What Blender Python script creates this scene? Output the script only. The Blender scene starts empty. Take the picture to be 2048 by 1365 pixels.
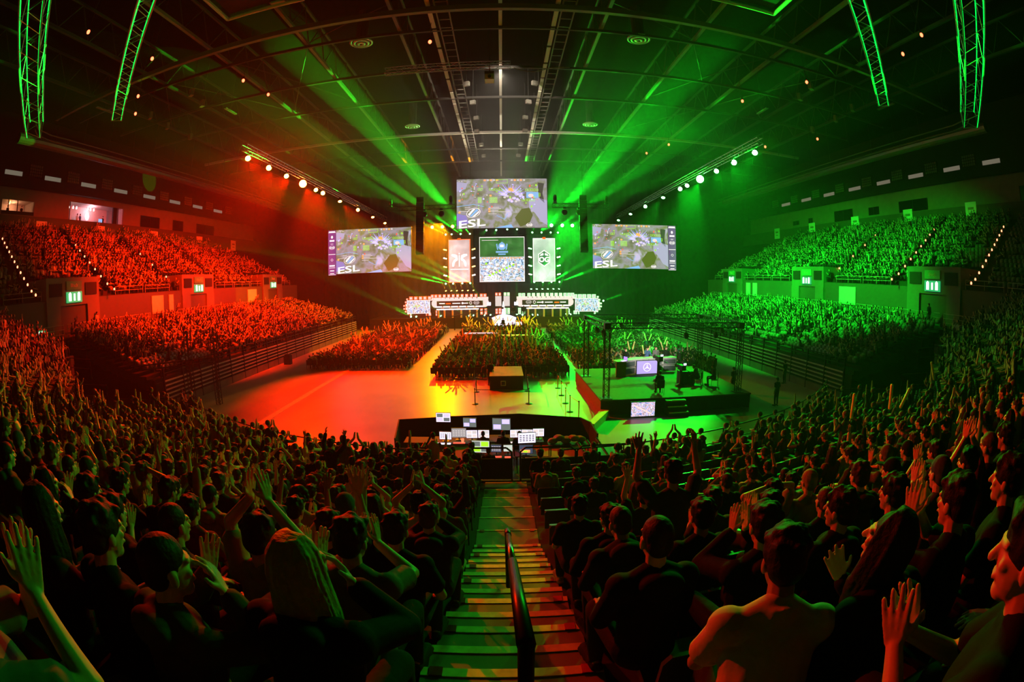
import bpy, bmesh, math, random
import numpy as np
from math import sin, cos, pi, radians, sqrt, atan2
from mathutils import Vector, Matrix, Euler
random.seed(7); RNG = np.random.default_rng(7)
SC = bpy.context.scene; COL = SC.collection

# ---------------------------------------------------------------- camera (full-frame style fisheye on the central stair)
EYE = Vector((0.0, 0.0, 7.4))
PIT, YAW, ROL = 0.12178391, 0.01858183, -0.01094487
def cam_axes(c):
    cr, sr = cos(ROL), sin(ROL); c = (c[0]*cr-c[1]*sr, c[0]*sr+c[1]*cr, c[2])
    u = c[1]*cos(PIT)-c[2]*sin(PIT); f = c[2]*cos(PIT)+c[1]*sin(PIT)
    return Vector((c[0]*cos(YAW)+f*sin(YAW), -c[0]*sin(YAW)+f*cos(YAW), u))
rgt, up_, fwd = cam_axes((1, 0, 0)), cam_axes((0, 1, 0)), cam_axes((0, 0, 1))
cam_data = bpy.data.cameras.new('camera'); cam = bpy.data.objects.new('camera', cam_data); COL.objects.link(cam)
mw = Matrix.Identity(4)
for i in range(3):
    mw[i][0], mw[i][1], mw[i][2], mw[i][3] = rgt[i], up_[i], -fwd[i], EYE[i]
cam.matrix_world = mw
cam_data.type = 'PANO'; cam_data.sensor_fit = 'HORIZONTAL'
cam_data.sensor_width = 36.0; cam_data.sensor_height = 36.0*1365/2048
cam_data.clip_start = 0.05; cam_data.clip_end = 400
pc = cam_data if hasattr(cam_data, 'panorama_type') else cam_data.cycles
pc.panorama_type = 'FISHEYE_EQUISOLID'; pc.fisheye_lens = 974.2/2048*36.0; pc.fisheye_fov = 3.6
SC.camera = cam

# ---------------------------------------------------------------- exposure, world (dark hall filled with thin stage haze)
SC.view_settings.view_transform = 'Standard'; SC.view_settings.look = 'None'
SC.view_settings.gamma = 1.0; SC.view_settings.use_curve_mapping = False
SC.view_settings.exposure = 0.0
cy = SC.cycles
cy.max_bounces = 3; cy.diffuse_bounces = 1; cy.glossy_bounces = 2; cy.transmission_bounces = 3; cy.transparent_max_bounces = 6
cy.volume_bounces = 0; cy.use_light_tree = True; cy.caustics_reflective = False; cy.caustics_refractive = False
cy.use_adaptive_sampling = True; cy.adaptive_threshold = 0.025; cy.adaptive_min_samples = 16
cy.sample_clamp_indirect = 3.0; cy.sample_clamp_direct = 30.0
W = bpy.data.worlds.new('hall_air'); SC.world = W; W.use_nodes = True
wn = W.node_tree.nodes; wl = W.node_tree.links
wn['Background'].inputs[0].default_value = (0.02, 0.016, 0.014, 1); wn['Background'].inputs[1].default_value = 0.012
HAZE = wn.new('ShaderNodeVolumeScatter'); HAZE.inputs['Color'].default_value = (1, 1, 1, 1)
HAZE.inputs['Density'].default_value = 0.0006; HAZE.inputs['Anisotropy'].default_value = 0.5
wl.new(HAZE.outputs[0], wn['World Output'].inputs['Volume'])

# ---------------------------------------------------------------- small helpers
RED, GRN, AMB, WHT = (1.0, 0.014, 0.0), (0.004, 1.0, 0.02), (1.0, 0.33, 0.01), (1.0, 0.85, 0.8)
MATS = {}
def nodes_of(name):
    m = bpy.data.materials.new(name); m.use_nodes = True
    return m, m.node_tree.nodes, m.node_tree.links, m.node_tree.nodes['Principled BSDF']
def mat(name, col=(.5, .5, .5), rough=.6, metal=0., var=.25, scale=8., objcol=False, spec=.3, bump=0.):
    """painted / woven / metal surface with a little procedural mottling of its own colour"""
    if name in MATS: return MATS[name]
    m, n, l, b = nodes_of(name)
    b.inputs['Roughness'].default_value = rough; b.inputs['Metallic'].default_value = metal
    b.inputs['Specular IOR Level'].default_value = spec
    tc = n.new('ShaderNodeTexCoord'); nz = n.new('ShaderNodeTexNoise')
    nz.inputs['Scale'].default_value = scale; nz.inputs['Detail'].default_value = 3
    l.new(tc.outputs['Object'], nz.inputs['Vector'])
    mr = n.new('ShaderNodeMapRange'); mr.inputs['To Min'].default_value = 1-var; mr.inputs['To Max'].default_value = 1+var
    l.new(nz.outputs['Fac'], mr.inputs['Value'])
    hs = n.new('ShaderNodeHueSaturation'); l.new(mr.outputs[0], hs.inputs['Value'])
    if objcol:
        oi = n.new('ShaderNodeObjectInfo'); l.new(oi.outputs['Color'], hs.inputs['Color'])
    else: hs.inputs['Color'].default_value = (*col, 1)
    l.new(hs.outputs[0], b.inputs['Base Color'])
    if bump:
        bp = n.new('ShaderNodeBump'); bp.inputs['Strength'].default_value = bump; bp.inputs['Distance'].default_value = .02
        l.new(nz.outputs['Fac'], bp.inputs['Height']); l.new(bp.outputs[0], b.inputs['Normal'])
    MATS[name] = m; return m
def glow(name, col, strength, sampled=False):
    """something that gives off light: lens, lit panel, LED"""
    if name in MATS: return MATS[name]
    m, n, l, b = nodes_of(name)
    b.inputs['Base Color'].default_value = (.02, .02, .02, 1)
    b.inputs['Emission Color'].default_value = (*col, 1); b.inputs['Emission Strength'].default_value = strength
    m.cycles.emission_sampling = 'FRONT' if sampled else 'NONE'
    MATS[name] = m; return m

def tag(o, label=None, cat=None, group=None, kind=None):
    if label: o['label'] = label
    if cat: o['category'] = cat
    if group: o['group'] = group
    if kind: o['kind'] = kind
    return o
def empty(name, loc=(0, 0, 0), rz=0., label=None, cat=None, group=None):
    o = bpy.data.objects.new(name, None); COL.objects.link(o); o.location = loc; o.rotation_euler = (0, 0, rz); o.empty_display_size = .1
    return tag(o, label, cat, group)
def link(name, me, parent=None, loc=None, rz=None, color=None):
    o = bpy.data.objects.new(name, me); COL.objects.link(o)
    if parent is not None: o.parent = parent
    if loc is not None: o.location = loc
    if rz is not None: o.rotation_euler = (0, 0, rz)
    if color is not None: o.color = (*color, 1)
    return o
def copy_tree(o, parent=None):
    c = o.copy(); COL.objects.link(c); c.parent = parent
    for ch in list(o.children): copy_tree(ch, c)
    return c

class MB:
    """collects simple solids into one mesh"""
    def __init__(s): s.v, s.f = [], []
    def add(s, vs, fs):
        n = len(s.v); s.v.extend([tuple(p) for p in vs]); s.f.extend([tuple(i+n for i in f) for f in fs]); return s
    def bx(s, x0, x1, y0, y1, z0, z1):
        return s.add([(x0,y0,z0),(x1,y0,z0),(x1,y1,z0),(x0,y1,z0),(x0,y0,z1),(x1,y0,z1),(x1,y1,z1),(x0,y1,z1)],
                     [(3,2,1,0),(4,5,6,7),(0,1,5,4),(1,2,6,5),(2,3,7,6),(3,0,4,7)])
    def box(s, c, d, rz=0., R=None):
        x, y, z = d[0]/2, d[1]/2, d[2]/2; R = R or Matrix.Rotation(rz, 3, 'Z'); c = Vector(c)
        p = [c+R@Vector(q) for q in [(-x,-y,-z),(x,-y,-z),(x,y,-z),(-x,y,-z),(-x,-y,z),(x,-y,z),(x,y,z),(-x,y,z)]]
        return s.add(p, [(3,2,1,0),(4,5,6,7),(0,1,5,4),(1,2,6,5),(2,3,7,6),(3,0,4,7)])
    @staticmethod
    def frame(d):
        d = Vector(d).normalized(); a = Vector((0, 0, 1)) if abs(d.z) < .9 else Vector((1, 0, 0))
        u = d.cross(a).normalized(); return u, u.cross(d).normalized(), d
    def tube(s, p0, p1, r, n=6, r1=None):
        p0, p1 = Vector(p0), Vector(p1); r1 = r if r1 is None else r1; u, w, d = s.frame(p1-p0)
        A = [(cos(2*pi*i/n), sin(2*pi*i/n)) for i in range(n)]
        vs = [p0+(u*a+w*b)*r for a, b in A]+[p1+(u*a+w*b)*r1 for a, b in A]
        return s.add(vs, [(i, (i+1) % n, n+(i+1) % n, n+i) for i in range(n)]+[tuple(range(n-1, -1, -1)), tuple(range(n, 2*n))])
    def path(s, pts, r, n=6):
        for a, b in zip(pts, pts[1:]): s.tube(a, b, r, n)
        return s
    def capsule(s, p0, p1, r0, r1=None, n=10, k=3):
        p0, p1 = Vector(p0), Vector(p1); r1 = r0 if r1 is None else r1
        u, w, d = s.frame(p1-p0 if (p1-p0).length > 1e-6 else (0, 0, 1))
        rings = [(p0-d*r0*cos(pi/2*i/k), r0*sin(pi/2*i/k)) for i in range(1, k+1)]
        rings += [(p1+d*r1*sin(pi/2*i/k), r1*cos(pi/2*i/k)) for i in range(0, k)]
        vs = [p0-d*r0]
        for c, r in rings: vs += [c+(u*cos(2*pi*j/n)+w*sin(2*pi*j/n))*r for j in range(n)]
        vs.append(p1+d*r1); m = len(rings); fs = [(0, 1+(j+1) % n, 1+j) for j in range(n)]
        for i in range(m-1):
            a = 1+i*n; fs += [(a+j, a+(j+1) % n, a+n+(j+1) % n, a+n+j) for j in range(n)]
        a = 1+(m-1)*n; fs += [(a+j, a+(j+1) % n, len(vs)-1) for j in range(n)]
        return s.add(vs, fs)
    def ell(s, c, r, R=None, n=14, m=9):
        c = Vector(c); R = R or Matrix.Identity(3); vs = [c+R@Vector((0, 0, -r[2]))]
        for i in range(1, m):
            t = -pi/2+pi*i/m
            vs += [c+R@Vector((r[0]*cos(t)*cos(2*pi*j/n), r[1]*cos(t)*sin(2*pi*j/n), r[2]*sin(t))) for j in range(n)]
        vs.append(c+R@Vector((0, 0, r[2]))); fs = [(0, 1+(j+1) % n, 1+j) for j in range(n)]
        for i in range(m-2):
            a = 1+i*n; fs += [(a+j, a+(j+1) % n, a+n+(j+1) % n, a+n+j) for j in range(n)]
        a = 1+(m-2)*n; fs += [(a+j, a+(j+1) % n, len(vs)-1) for j in range(n)]
        return s.add(vs, fs)
    def lathe(s, prof, c=(0, 0, 0), n=16, axis=(0, 0, 1), cap=True):
        c = Vector(c); u, w, d = s.frame(axis); vs = []
        for r, z in prof: vs += [c+d*z+(u*cos(2*pi*j/n)+w*sin(2*pi*j/n))*r for j in range(n)]
        fs = [(i*n+j, i*n+(j+1) % n, (i+1)*n+(j+1) % n, (i+1)*n+j) for i in range(len(prof)-1) for j in range(n)]
        if cap: fs += [tuple(range(n-1, -1, -1)), tuple(range((len(prof)-1)*n, len(prof)*n))]
        else: fs += [((len(prof)-1)*n+j, (len(prof)-1)*n+(j+1) % n, (j+1) % n, j) for j in range(n)]
        return s.add(vs, fs)
    def prism(s, pts, vec):
        n = len(pts); vec = Vector(vec); p = [Vector(q) for q in pts]
        return s.add(p+[q+vec for q in p], [(i, (i+1) % n, n+(i+1) % n, n+i) for i in range(n)]+[tuple(range(n-1, -1, -1)), tuple(range(n, 2*n))])
    def mesh(s, name, m, smooth=False, fix=True):
        me = bpy.data.meshes.new(name); me.from_pydata(s.v, [], s.f)
        if fix:
            bm = bmesh.new(); bm.from_mesh(me); bmesh.ops.recalc_face_normals(bm, faces=bm.faces[:]); bm.to_mesh(me); bm.free()
        for x in (m if isinstance(m, (list, tuple)) else [m]): me.materials.append(x)
        if smooth: me.polygons.foreach_set('use_smooth', [True]*len(me.polygons))
        me.update(); return me
    def build(s, name, m, parent=None, loc=None, rz=None, smooth=False, color=None, label=None):
        o = link(name, s.mesh(name, m, smooth), parent, loc, rz, color)
        if label: o['label'] = label
        return o
def np_mesh(name, V, F, m, colors=None):
    """V (n,3) float, F (k,4) quads or (k,3) tris -> mesh, fast; colors per vertex"""
    me = bpy.data.meshes.new(name); k = F.shape[1]
    me.vertices.add(len(V)); me.vertices.foreach_set('co', np.asarray(V, np.float32).ravel())
    me.loops.add(F.size); me.loops.foreach_set('vertex_index', np.asarray(F, np.int32).ravel())
    me.polygons.add(len(F)); me.polygons.foreach_set('loop_start', np.arange(0, F.size, k, dtype=np.int32))
    if colors is not None:
        at = me.color_attributes.new('tint', 'FLOAT_COLOR', 'POINT'); at.data.foreach_set('color', np.asarray(colors, np.float32).ravel())
    me.polygons.foreach_set('use_smooth', np.ones(len(F), bool))
    me.materials.append(m); me.update(calc_edges=True); me.validate(); return me

def spot(name, loc, target, power, col, deg, blend=.3, size=.08):
    ld = bpy.data.lights.new(name, 'SPOT'); ld.energy = power; ld.color = col; ld.spot_size = radians(deg); ld.spot_blend = blend
    ld.shadow_soft_size = size
    o = bpy.data.objects.new(name, ld); COL.objects.link(o); o.location = loc
    o.rotation_euler = (Vector(target)-Vector(loc)).to_track_quat('-Z', 'Y').to_euler(); return o
def aim(o, direction):
    o.rotation_euler = Vector(direction).to_track_quat('-Z', 'Y').to_euler()

# ---------------------------------------------------------------- wide washes on the side trusses and stage, plus fills added for the roof
KEYS = [
 ('red_floor_wash',   (-19.6, 45.5, 17.6), (-9, 32, 0),   100000, RED, 50),
 ('red_stand_wash',   (-19.6, 37.6, 17.6), (-36, 42, 4), 105000, RED, 100),
 ('red_stand_wash_b', (-19.6, 51.4, 17.6), (-36, 60, 7), 90000, RED, 90),
 ('red_corner_wash',  (-19.6, 41.4, 17.6), (-22, 13, 5), 80000, RED, 50),
 ('red_end_wash',     (-19.6, 33.6, 17.6), (1.5, 2.5, 5), 42000, RED, 36),
 ('green_floor_wash', (19.6, 45.1, 17.6), (8.5, 31, 0),    95000, GRN, 34),
 ('green_stand_wash', (19.6, 37.5, 17.6), (36, 42, 4),   52000, GRN, 100),
 ('green_stand_wash_b', (19.6, 51.4, 17.6), (36, 60, 7), 44000, GRN, 90),
 ('green_corner_wash', (19.6, 41.4, 17.6), (18, 12, 5),  12000, GRN, 50),
 ('green_end_wash',   (19.6, 33.4, 17.6), (-1, 2.5, 5),    7800, GRN, 36),
 ('green_row_wash',   (19.6, 49.3, 17.6), (8.5, 12, 3),   34000, GRN, 22),
 ('red_row_wash',     (-19.6, 49.2, 17.6), (-8.5, 14, 3),  40000, RED, 22),
 ('green_row_wash_b', (19.6, 41.5, 17.6), (-8.5, 14, 3),   11000, GRN, 18),
 ('red_crowd_wash',   (-19.6, 33.2, 17.6), (-11, 60, 0),   150000, RED, 52),
 ('green_crowd_wash', (19.6, 33.0, 17.6), (11, 58, 0),      70000, GRN, 52),
 ('amber_stage_glow', (-9.8, 80, 17.3), (-14, 70, 6),       80000, (1, .26, .0), 90),
 ('green_stage_glow', (10, 80, 17.3), (14, 70, 6),          55000, GRN, 90),
 ('green_roof_fill',  (6.5, 79.8, 15.8), (17, 40, 28),  90000, GRN, 34),
 ('green_roof_fill_b', (-6.5, 79.8, 15.8), (-17, 40, 28),  26000, GRN, 30),
 ('roof_fill',        (0, 79, 18.6), (0, 46, 27),        30000, (1, .85, .6), 60),  # fill added to light the roof chords from the stage end, no fixture
 ('roof_beam_fill',  (0, 35.5, 23.8), (0, 60, 27.2),    13000, (1, .85, .65), 60),  # added on the camera side to brighten the far cross beam, no fixture
 ('red_centre_wash',  (-19.6, 57.5, 17.6), (-2, 43, 0),  70000, RED, 40),
 ('green_centre_wash', (19.6, 57.6, 17.6), (4, 43, 0),   26000, GRN, 40),
]
for k_ in KEYS: spot(k_[0], k_[1], k_[2], k_[3], k_[4], k_[5], .6, .12)
# ---------------------------------------------------------------- smoke that has gathered under the roof above the floor
hz, hn, hl, hb = nodes_of('roof_haze'); hn.remove(hb)
hv = hn.new('ShaderNodeVolumeScatter'); hv.inputs['Density'].default_value = .007; hv.inputs['Anisotropy'].default_value = .5
hl.new(hv.outputs[0], hn['Material Output'].inputs['Volume'])
tag(MB().bx(-34, 34, 33.5, 87, 18.9, 29.9).build('haze', hz), 'thin layer of stage smoke hanging under the roof above the floor', 'haze', None, 'stuff')
hz2, hn, hl, hb = nodes_of('stage_haze'); hn.remove(hb)
hv = hn.new('ShaderNodeVolumeScatter'); hv.inputs['Density'].default_value = .006; hv.inputs['Anisotropy'].default_value = .4
hl.new(hv.outputs[0], hn['Material Output'].inputs['Volume'])
tag(MB().bx(-21, 21, 73.5, 87, 1.9, 18.85).build('haze', hz2), 'stage smoke drifting around the banners and players\' booths', 'haze', None, 'stuff')
# ================================================================ SETTING
CY = 36.0
def yk(k): return 2.336+.9*k
def dk(k): return 2.474+.37*min(k, 6)+.18*max(k-6, 0)
def rowz(k): return 7.4-dk(k)
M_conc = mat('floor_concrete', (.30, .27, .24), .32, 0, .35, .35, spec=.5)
M_black = mat('black_paint', (.012, .012, .012), .7)
M_wall = mat('grey_wall_paint', (.07, .065, .055), .7, var=.15, scale=.6)
M_deck = mat('roof_deck', (.003, .003, .003), .9, spec=0.)
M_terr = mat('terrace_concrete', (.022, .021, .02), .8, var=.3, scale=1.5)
M_stair = mat('stair_tread_vinyl', (.20, .19, .17), .6, var=.3, scale=5)
M_nose = mat('stair_nosing_strip', (.75, .68, .42), .5, var=.3, scale=14)
M_steel = mat('black_steel', (.02, .02, .022), .35, .8)
M_alu = mat('aluminium_truss', (.45, .45, .45), .35, .9)
M_dark = mat('dark_fabric', (.018, .018, .02), .9)
M_white = mat('white_panel', (.72, .72, .70), .5, var=.06)
def struct(name, mb, m, **k):
    o = mb.build(name, m, **k); o['kind'] = 'structure'; return o
struct('floor', MB().bx(-60, 60, -30, 100, -.3, 0), M_conc)
struct('ceiling', MB().bx(-60, 60, -30, 100, 30.2, 30.6), M_deck)
struct('wall_left', MB().bx(-58.4, -58, -30, 100, 0, 31), M_wall)
struct('wall_right', MB().bx(58, 58.4, -30, 100, 0, 31), M_wall)
struct('wall_back', MB().bx(-60, 60, -30.4, -30, 0, 31), M_black)
struct('wall_stage', MB().bx(-60, 60, 97, 97.4, 0, 31), M_black)
struct('trim_1', MB().bx(-14.0, -13.55, 22, 48, 0.0, .012), mat('floor_line_paint', (.62, .5, .36), .5, var=.4, scale=3))
# end stand terraces: concentric rows facing the arena floor
def arc_slab(r0, r1, z0, z1, a0, a1, n=48):
    mb = MB(); vs = []; fs = []
    for i in range(n+1):
        a = a0+(a1-a0)*i/n
        for r, z in ((r0, z0), (r1, z0), (r1, z1), (r0, z1)): vs.append((r*sin(a), CY-r*cos(a), z))
    for i in range(n):
        b = i*4
        for j in range(4): fs.append((b+j, b+(j+1) % 4, b+4+(j+1) % 4, b+4+j))
    fs += [(3, 2, 1, 0), (n*4, n*4+1, n*4+2, n*4+3)]
    return mb.add(vs, fs)
def row_amax(k): return radians({12: 41, 11: 40, 10: 38, 9: 37, 8: 36, 7: 39, 6: 43, 5: 48, 4: 54, 3: 58}.get(k, 62))
mb = MB()
for k in range(-9, 13):
    s_ = arc_slab(CY-yk(k), CY-yk(k)+1.0, rowz(k)-.6, rowz(k), -row_amax(k)-.02, row_amax(k)+.02); mb.add(s_.v, s_.f)
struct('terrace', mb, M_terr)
# central stair with half steps between the upper rows
stair = empty('stair', (0, 0, 0), 0, 'central grey concrete stair with pale nosing strips running down to the floor', 'stair')
mb = MB()
def nosing(*q): MB().bx(*q).build('nosing_strip', M_nose, stair)
for k in range(-3, 13):
    y1 = yk(k)
    mb.bx(-.58, .62, y1-.92, y1+.004, rowz(k)-.3, rowz(k)+.012)
    nosing(-.58, .62, y1-.075 if k < 7 else y1-.03, y1+.008, rowz(k)-.02, rowz(k)+.02)
    if k <= 5:
        mb.bx(-.58, .62, y1, y1+.45, rowz(k)-.5, rowz(k)-.185)
        nosing(-.58, .62, y1+.375, y1+.458, rowz(k)-.205, rowz(k)-.177)
mb.build('stair_flight', M_stair, stair)
M_redtag = mat('row_number_plate', (.5, .03, .02), .5)
for k in range(-1, 8):
    for sx in (-1, 1):
        MB().bx(.02+sx*.5-.045, .02+sx*.5+.045, yk(k)-.075, yk(k)+.014, rowz(k)-.05, rowz(k)+.026).build('row_plate', M_redtag, stair, label='small red row number plate')
# handrail in the middle of the stair
hr = empty('stair_handrail', (0.03, 2.0, 5), 0, 'black metal handrail with polished grip in the middle of the stair', 'handrail')
def rel(p): return (p[0]-.03, p[1]-2.0, p[2]-5)
M_pol = mat('polished_steel', (.5, .5, .52), .18, 1., .05)
a, b = Vector((.06, 1.25, 6.22)), Vector((.015, 4.75, 4.72)); dr = b-a
MB().tube(rel(a), rel(a+dr*.46), .034, 14).build('grip', M_steel, hr, smooth=True)
MB().tube(rel(a+dr*.46), rel(a+dr*.88), .027, 14).build('polished_tube', M_pol, hr, smooth=True, label='worn shiny metal section')
q = a+dr*.88
MB().tube(rel(q), rel(b), .034, 14).build('grip', M_steel, hr, smooth=True)
MB().tube(rel(b), rel((b.x, b.y+.03, 3.9)), .03, 12).build('post', M_steel, hr, smooth=True)
MB().tube(rel(a), rel((a.x, a.y, 5.2)), .03, 12).build('post', M_steel, hr, smooth=True)
# front rail of the end stand, per bay
def end_pt(x, y): return Vector((x, y, 0))
RF = CY-yk(12)
gi = 0
for s in (-1, 1):
    for i in range(9):
        a0, a1 = s*(.07+i*.085), s*(.07+(i+1)*.085)
        z = rowz(12); P = [Vector((RF*sin(t), CY-RF*cos(t)-.05, 0)) for t in (a0, a1)]
        c = (P[0]+P[1])/2
        r = empty('safety_rail', (c.x, c.y, z), 0, 'low black steel rail bay edging the end stand, %s of the stairs, bay %d outward' % ('left' if s < 0 else 'right', i+1), 'railing', 'rail bays along the foot of the end stand')
        u = [p-c for p in P]
        MB().tube(u[0]+Vector((0, 0, 1.0)), u[1]+Vector((0, 0, 1.0)), .025).build('top_rail', M_steel, r)
        MB().tube(u[0]+Vector((0, 0, .55)), u[1]+Vector((0, 0, .55)), .018).build('mid_rail', M_steel, r)
        for q in u: MB().tube(q, q+Vector((0, 0, 1.0)), .022).build('post', M_steel, r)
struct('wall_front', arc_slab(RF-.15, RF-.05, 0, rowz(12)+.05, -row_amax(12), row_amax(12)), M_black)
# side stands: lower tier, walkway wall, upper tier, back wall with boxes
NLOW, NUP = 14, 21
def low_row(i): return 22.6+.78*i, 2.15+.205*i        # |x| of the row front, tread height
def up_row(i): return 34.6+.86*i, 8.05+.40*i
for s, nm in ((-1, 'left'), (1, 'right')):
    mb = MB()
    for i in range(NLOW):
        x, z = low_row(i); y0 = 24.5+max(0, i-4)*.0
        mb.bx(*sorted((s*x, s*(x+.9))), y0, 71, z-.7, z)
    mb.bx(*sorted((s*33.4, s*36)), 14, 74, 4.6, 5.0)
    for i in range(NUP):
        x, z = up_row(i); mb.bx(*sorted((s*x, s*(x+1.0))), 6, 76, z-.9, z)
    mb.bx(*sorted((s*22.46, s*22.58)), 24.5, 72, 0, 1.9)
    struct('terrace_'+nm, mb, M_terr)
    mb = MB()
    mb.bx(*sorted((s*34.35, s*34.55)), 12, 76, 4.6, 8.0)
    struct('wall_walkway_'+nm, mb, mat('walkway_wall_paint', (.075, .072, .06), .6, var=.12, scale=.8))
    mb = MB(); mb.bx(*sorted((s*52.8, s*53.0)), 4, 97, 15.8, 18.1)
    struct('wall_upper_'+nm, mb, M_wall)
# black drape behind the stage
mb = MB(); n = 160
vs = []; fs = []
for i in range(n+1):
    x = -34+68*i/n; y = 88+.25*sin(i*1.9); vs += [(x, y, 0), (x, y, 27)]
for i in range(n): fs.append((2*i, 2*i+2, 2*i+3, 2*i+1))
o = mb.add(vs, fs).build('stage_curtain', mat('black_velour', (.010, .010, .010), .95), smooth=True)
tag(o, 'tall black drape hung across the hall behind the stage', 'curtain')
# ================================================================ ROOF
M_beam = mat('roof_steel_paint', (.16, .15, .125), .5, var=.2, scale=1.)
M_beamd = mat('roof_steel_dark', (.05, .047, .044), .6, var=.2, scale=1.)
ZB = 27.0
M_beamlit = mat('roof_steel_lit', (.6, .57, .5), .5, var=.12)  # lighter copy of the roof steel; light on these beams is in its colour
def hang(o, top=30.25): MB().tube((0, 0, .1), (0, 0, top-o.location.z), .02, 5).build('hanger_rod', M_beamd, o)
order = ['first', 'second', 'third', 'fourth', 'fifth', 'sixth', 'seventh', 'eighth', 'ninth', 'tenth', 'eleventh', 'twelfth', 'thirteenth', 'fourteenth', 'fifteenth', 'sixteenth']
def roof_truss(x, i):
    s = 'above the central stair' if i == 0 else '%s from the centre line on the %s' % (order[abs(i)-1], 'left' if i < 0 else 'right')
    r = empty('roof_truss', (x, 0, ZB), 0, 'long grey roof truss running towards the stage, '+s, 'roof truss')
    MB().bx(-.13, .13, -22, 96, 0, .26).build('bottom_chord', M_beamlit if i == 0 else M_beam if abs(i) < 4 else M_beamd, r)
    MB().bx(-.1, .1, -22, 96, 2.9, 3.1).build('top_chord', M_beamd, r)
    w = MB()
    for j in range(0, 30):
        y = -21.5+j*3.9; w.tube((0, y, .2), (0, y+1.95, 2.95), .055, 5); w.tube((0, y+1.95, 2.95), (0, y+3.9, .2), .055, 5)
    w.build('web', M_beamd, r)
for i in range(-5, 6): roof_truss(i*7.6, i)
for j, (y, w, h, m) in enumerate([(29.1, .36, .42, M_beam), (32.9, .2, .24, M_beamd), (40.4, .2, .24, M_beamd), (48.0, .2, .24, M_beamd), (60.5, .3, .3, M_beamlit), (68.5, .2, .2, M_beamd), (76, .2, .2, M_beamd)]):
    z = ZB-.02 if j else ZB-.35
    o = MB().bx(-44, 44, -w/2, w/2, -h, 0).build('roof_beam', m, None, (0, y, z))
    tag(o, ['heavy pale roof beam crossing the whole hall nearest the camera', 'thin dark cross beam just beyond the heavy pale roof beam', 'thin dark cross beam above the small hanging projector', 'thin dark cross beam between projector and bright cross beam', 'brightly lit cross beam spanning the roof in front of the stage', 'dark cross beam above the central hanging screen', 'dark cross beam above the stage banners'][j], 'roof beam')
for sx in (-1, 1):        # diagonal braces between the roof trusses
    for j, (xa, ya, xb, yb) in enumerate([(7.6, 29, 15.2, 33), (15.2, 33, 22.8, 48), (22.8, 33, 15.2, 48), (22.8, 48, 30.4, 33), (30.4, 33, 38, 44), (15.2, 60, 22.8, 48)]):
        c = Vector((sx*(xa+xb)/2, (ya+yb)/2, ZB+.3)); d = Vector((sx*(xb-xa)/2, (yb-ya)/2, 0))
        o = MB().tube(-d, d, .05, 5).build('roof_brace', M_beamd, None, c)
        tag(o, 'thin diagonal brace between %s and %s roof trusses %s of centre, %s' % (order[min(int(xa/7.6+.1), int(xb/7.6+.1))-1], order[max(int(xa/7.6+.1), int(xb/7.6+.1))-1], 'left' if sx < 0 else 'right', 'near the pale beam' if min(ya, yb) < 40 else 'farther in'), 'brace', 'diagonal roof braces')
M_tray = mat('pale_cable_tray', (.62, .58, .46), .5, var=.1)
for sx, x0, x1 in ((-1, -4.9, -3.4), (1, 3.9, 5.3)):
    g = empty('ceiling_gantry', (0, 0, ZB-.2), 0, 'pale cable tray with a ladder-like walkway %s of the roof centre line' % ('left' if sx < 0 else 'right'), 'gantry')
    xs = x0 if sx < 0 else x0
    m = MB(); y = 16.
    while y < 74: m.bx(xs-.16, xs+.16, y, y+3.0, -.05, .05); y += 3.35
    m.build('cable_tray', M_tray, g)
    lx0, lx1 = (xs+.45, xs+1.35) if sx < 0 else (xs+.35, xs+1.25)
    m = MB()
    for lx in (lx0, lx1): m.bx(lx-.05, lx+.05, 12, 76, -.05, .06)
    y = 13.
    while y < 76: m.bx(lx0, lx1, y-.05, y+.05, -.03, .03); y += 1.3
    m.build('walkway_ladder', M_beam, g)
    y = 14.
    while y < 74: MB().tube((xs, y, 0), (xs, y, 3.2), .03, 5).build('hanger_rod', M_beamd, g); y += 6.7
for k, (x, y, r_, lab) in enumerate([(-10.9, 33.8, .95, 'round ringed ceiling vent on the left nearest the camera'), (10.8, 33.7, .95, 'round ringed ceiling vent on the right nearest the camera'), (-10.8, 56.9, .95, 'round ringed ceiling vent on the left farther towards the stage'), (10.9, 56.9, .95, 'round ringed ceiling vent on the right farther towards the stage')]):
    v = empty('ceiling_vent', (x, y, ZB-.1), 0, lab, 'vent')
    for a, b, z in ((1.0, .82, 0), (.72, .5, -.06), (.4, .14, -.12)):
        MB().lathe([(b*r_, z+.12), (a*r_, z+.1), (a*r_, z), (b*r_, z-.05)], n=28, cap=False).build('vent_ring', mat('vent_metal', (.5, .47, .4), .4, .3), v, smooth=True)
    MB().tube((0, 0, .3), (0, 0, 3.2), .5, 12).build('duct', M_beamd, v)
# hanging speaker / projector truss in mid hall
def truss(name, p0, p1, size, label, cat='truss', m=None, r=.03, pitch=None, group=None, lr=.014, tri=False):
    p0, p1 = Vector(p0), Vector(p1); t = empty(name, p0, 0, label, cat, group); m = m or M_alu
    d = p1-p0; L = d.length; u, w, d = MB.frame(d); h = size/2
    cs = [(h, h), (-h, h), (-h, -h), (h, -h)] if not tri else [(h, h), (-h, h), (0, -h*.8)]
    C = [u*a+w*b for a, b in cs]
    for c in C: MB().tube(c, c+d*L, r, 6).build('chord', m, t)
    n = max(1, round(L/(pitch or size*1.15))); lc = MB()
    for i in range(n):
        for j in range(len(C)):
            a, b = (C[j], C[(j+1) % len(C)]) if i % 2 == 0 else (C[(j+1) % len(C)], C[j])
            lc.tube(a+d*(L*i/n), b+d*(L*(i+1)/n), lr, 4)
    for j in range(len(C)):
        lc.tube(C[j], C[(j+1) % len(C)], lr, 4); lc.tube(C[j]+d*L, C[(j+1) % len(C)]+d*L, lr, 4)
    lc.build('lacing', m, t); return t
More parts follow.
